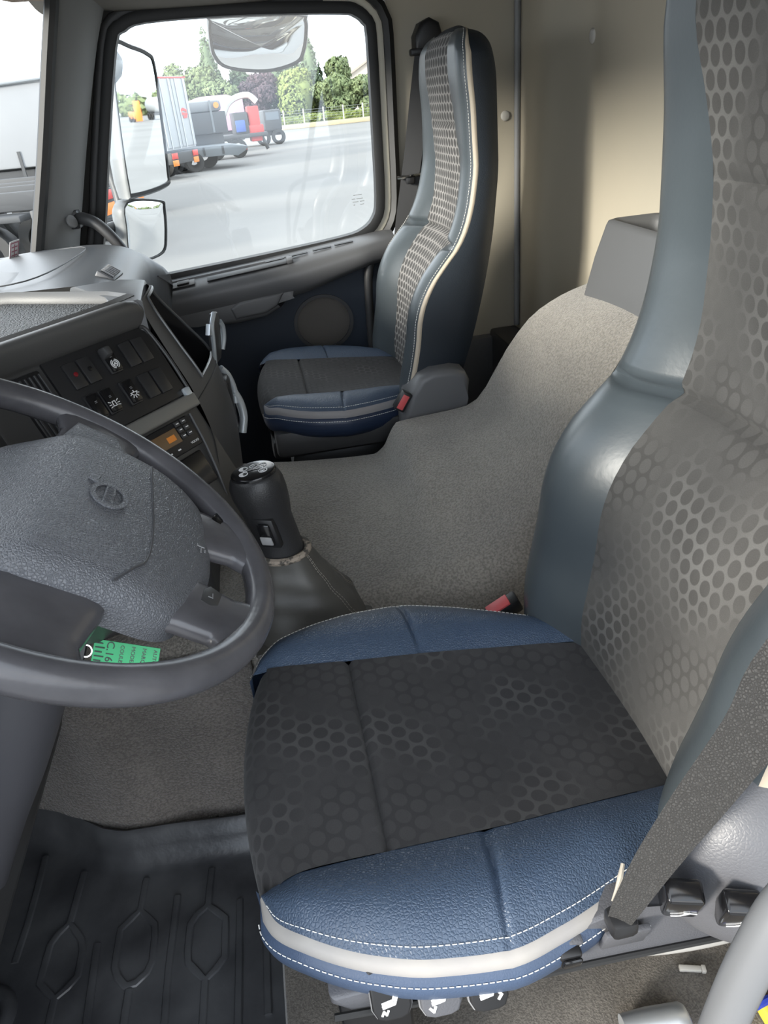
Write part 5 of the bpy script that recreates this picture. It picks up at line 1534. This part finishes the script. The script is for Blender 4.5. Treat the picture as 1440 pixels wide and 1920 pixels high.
tree('conifer', 10.0, 103, 9.4, 2.6, 'leaf_b', 'tall feathery conifer just right of the kerb mirror', G, 17, conic=True)
tree('tree', 8.2, 98.5, 6.2, 3.0, 'leaf_c', 'light yellow green tree below the kerb mirror', G, 18)
tree('tree', 12.4, 98.5, 5.2, 2.8, 'leaf_a', 'mid green tree left of the house', G, 19)
tree('tree', 14.0, 104, 7.2, 2.0, 'leaf_a', 'slender light tree in front of the house gable', G, 20)
tree('tree', 16.6, 98.5, 4.8, 2.6, 'leaf_a', 'low green tree covering the foot of the house', G, 21)
tree('tree', 20.5, 98.5, 5.0, 2.8, 'leaf_c', 'green tree half hidden by the window frame beside the house', G, 22)
hd_ = thing('hedge', (11, 96.3, -1.2), 'clipped green hedge behind the far fence', 'hedge')
rbox('hedge_core', (3, 95.6, -1.2), (26, 97, .10), M['leaf_c'], hd_, bev=.3)
leaves('foliage', [(x, 96.2, -.35, .9, .6) for x in np.linspace(3, 26, 24)], 2200, .2, M['leaf_c'], hd_, 40)
f = yard_frame(16.4, 128, 0)
ho = thing('house', tuple(f(6, 4, 0)), 'cream house with low pitched roof and chimney behind the trees', 'house')
prism('gable_wall', [(0, 0), (12, 0), (12, 5.0), (6, 7.6), (0, 4.7)], 0, 8, M['house'], ho, Fr(f(0, 8, 0), f.x, (0, 0, 1)), bev=0)
for p, q in (((-.6, 4.35), (6, 7.7)), ((12.6, 4.65), (6, 7.7))):
    d = unit(A(q[0]-p[0], q[1]-p[1], 0)); nn = (-d[1]*.25, abs(d[0])*.25)
    prism('roof_slope', [p, q, (q[0], q[1]+.3), (p[0], p[1]+.3)], -.5, 8.5, M['roof'], ho, Fr(f(0, 8, 0), f.x, (0, 0, 1)), bev=0)
rbox('chimney', (2.4, 2, 5.6), (3.3, 3, 7.4), M['house'], ho, f, bev=.03)
rbox('window', (5.2, -.05, 4.9), (6.6, .02, 6.1), mat('house window', (.10, .11, .13), .2), ho, f, bev=0)
rbox('window', (8.2, -.05, 4.0), (9.4, .02, 5.2), bpy.data.materials['house window'], ho, f, bev=0)

# ---- what the tall mirror looks back at: far side of the yard
tl = thing('tree_line', (170, 70, -1.2), 'distant tree line seen as a reflection in the tall mirror', 'tree line')
rnd_ = np.random.default_rng(5)
bl_ = [(170+rnd_.uniform(-4, 4), y, -1.2+rnd_.uniform(.6, 2.6), rnd_.uniform(2.0, 3.6), rnd_.uniform(1.4, 2.6)) for y in np.arange(0, 150, 2.6)]
leaves('foliage', bl_, 6000, .7, M['leaf_a'], tl, 77)
f = yard_frame(112, 39, 0)
t = thing('forklift', tuple(f(1, 1, 0)), 'orange forklift seen as a reflection in the tall mirror', 'forklift')
rbox('body', (0, 0, .4), (2.2, 1.3, 1.3), M['orange'], t, f, bev=.15)
rbox('mast', (-.3, .2, .1), (-.1, 1.1, 2.6), M['orange'], t, f, bev=.03)
rbox('roof', (.3, .1, 2.0), (1.6, 1.2, 2.1), M['frame_dark'], t, f, bev=.03)
for x in (.4, 1.8): wheel_at(t, *f(x, .1, .35), .35, .3, f.y)
f = yard_frame(116, 45, 0)
t = thing('tanker', tuple(f(1, 1, 0)), 'white tank trailer seen as a reflection in the tall mirror', 'trailer')
tube('tank', [f(0, 0, 1.9), f(.3, 0, 1.9), f(5, 0, 1.9), f(5.3, 0, 1.9)], [.8, 1.05, 1.05, .8], M['trailer_white'], t, n=18)
rbox('chassis', (0, -.8, .6), (5.2, .8, .9), M['frame_dark'], t, f, bev=.03)
for x in (3.2, 4.4): wheel_at(t, *f(x, -.8, .5), .5, .4, f.y)

bpy.context.view_layer.update()
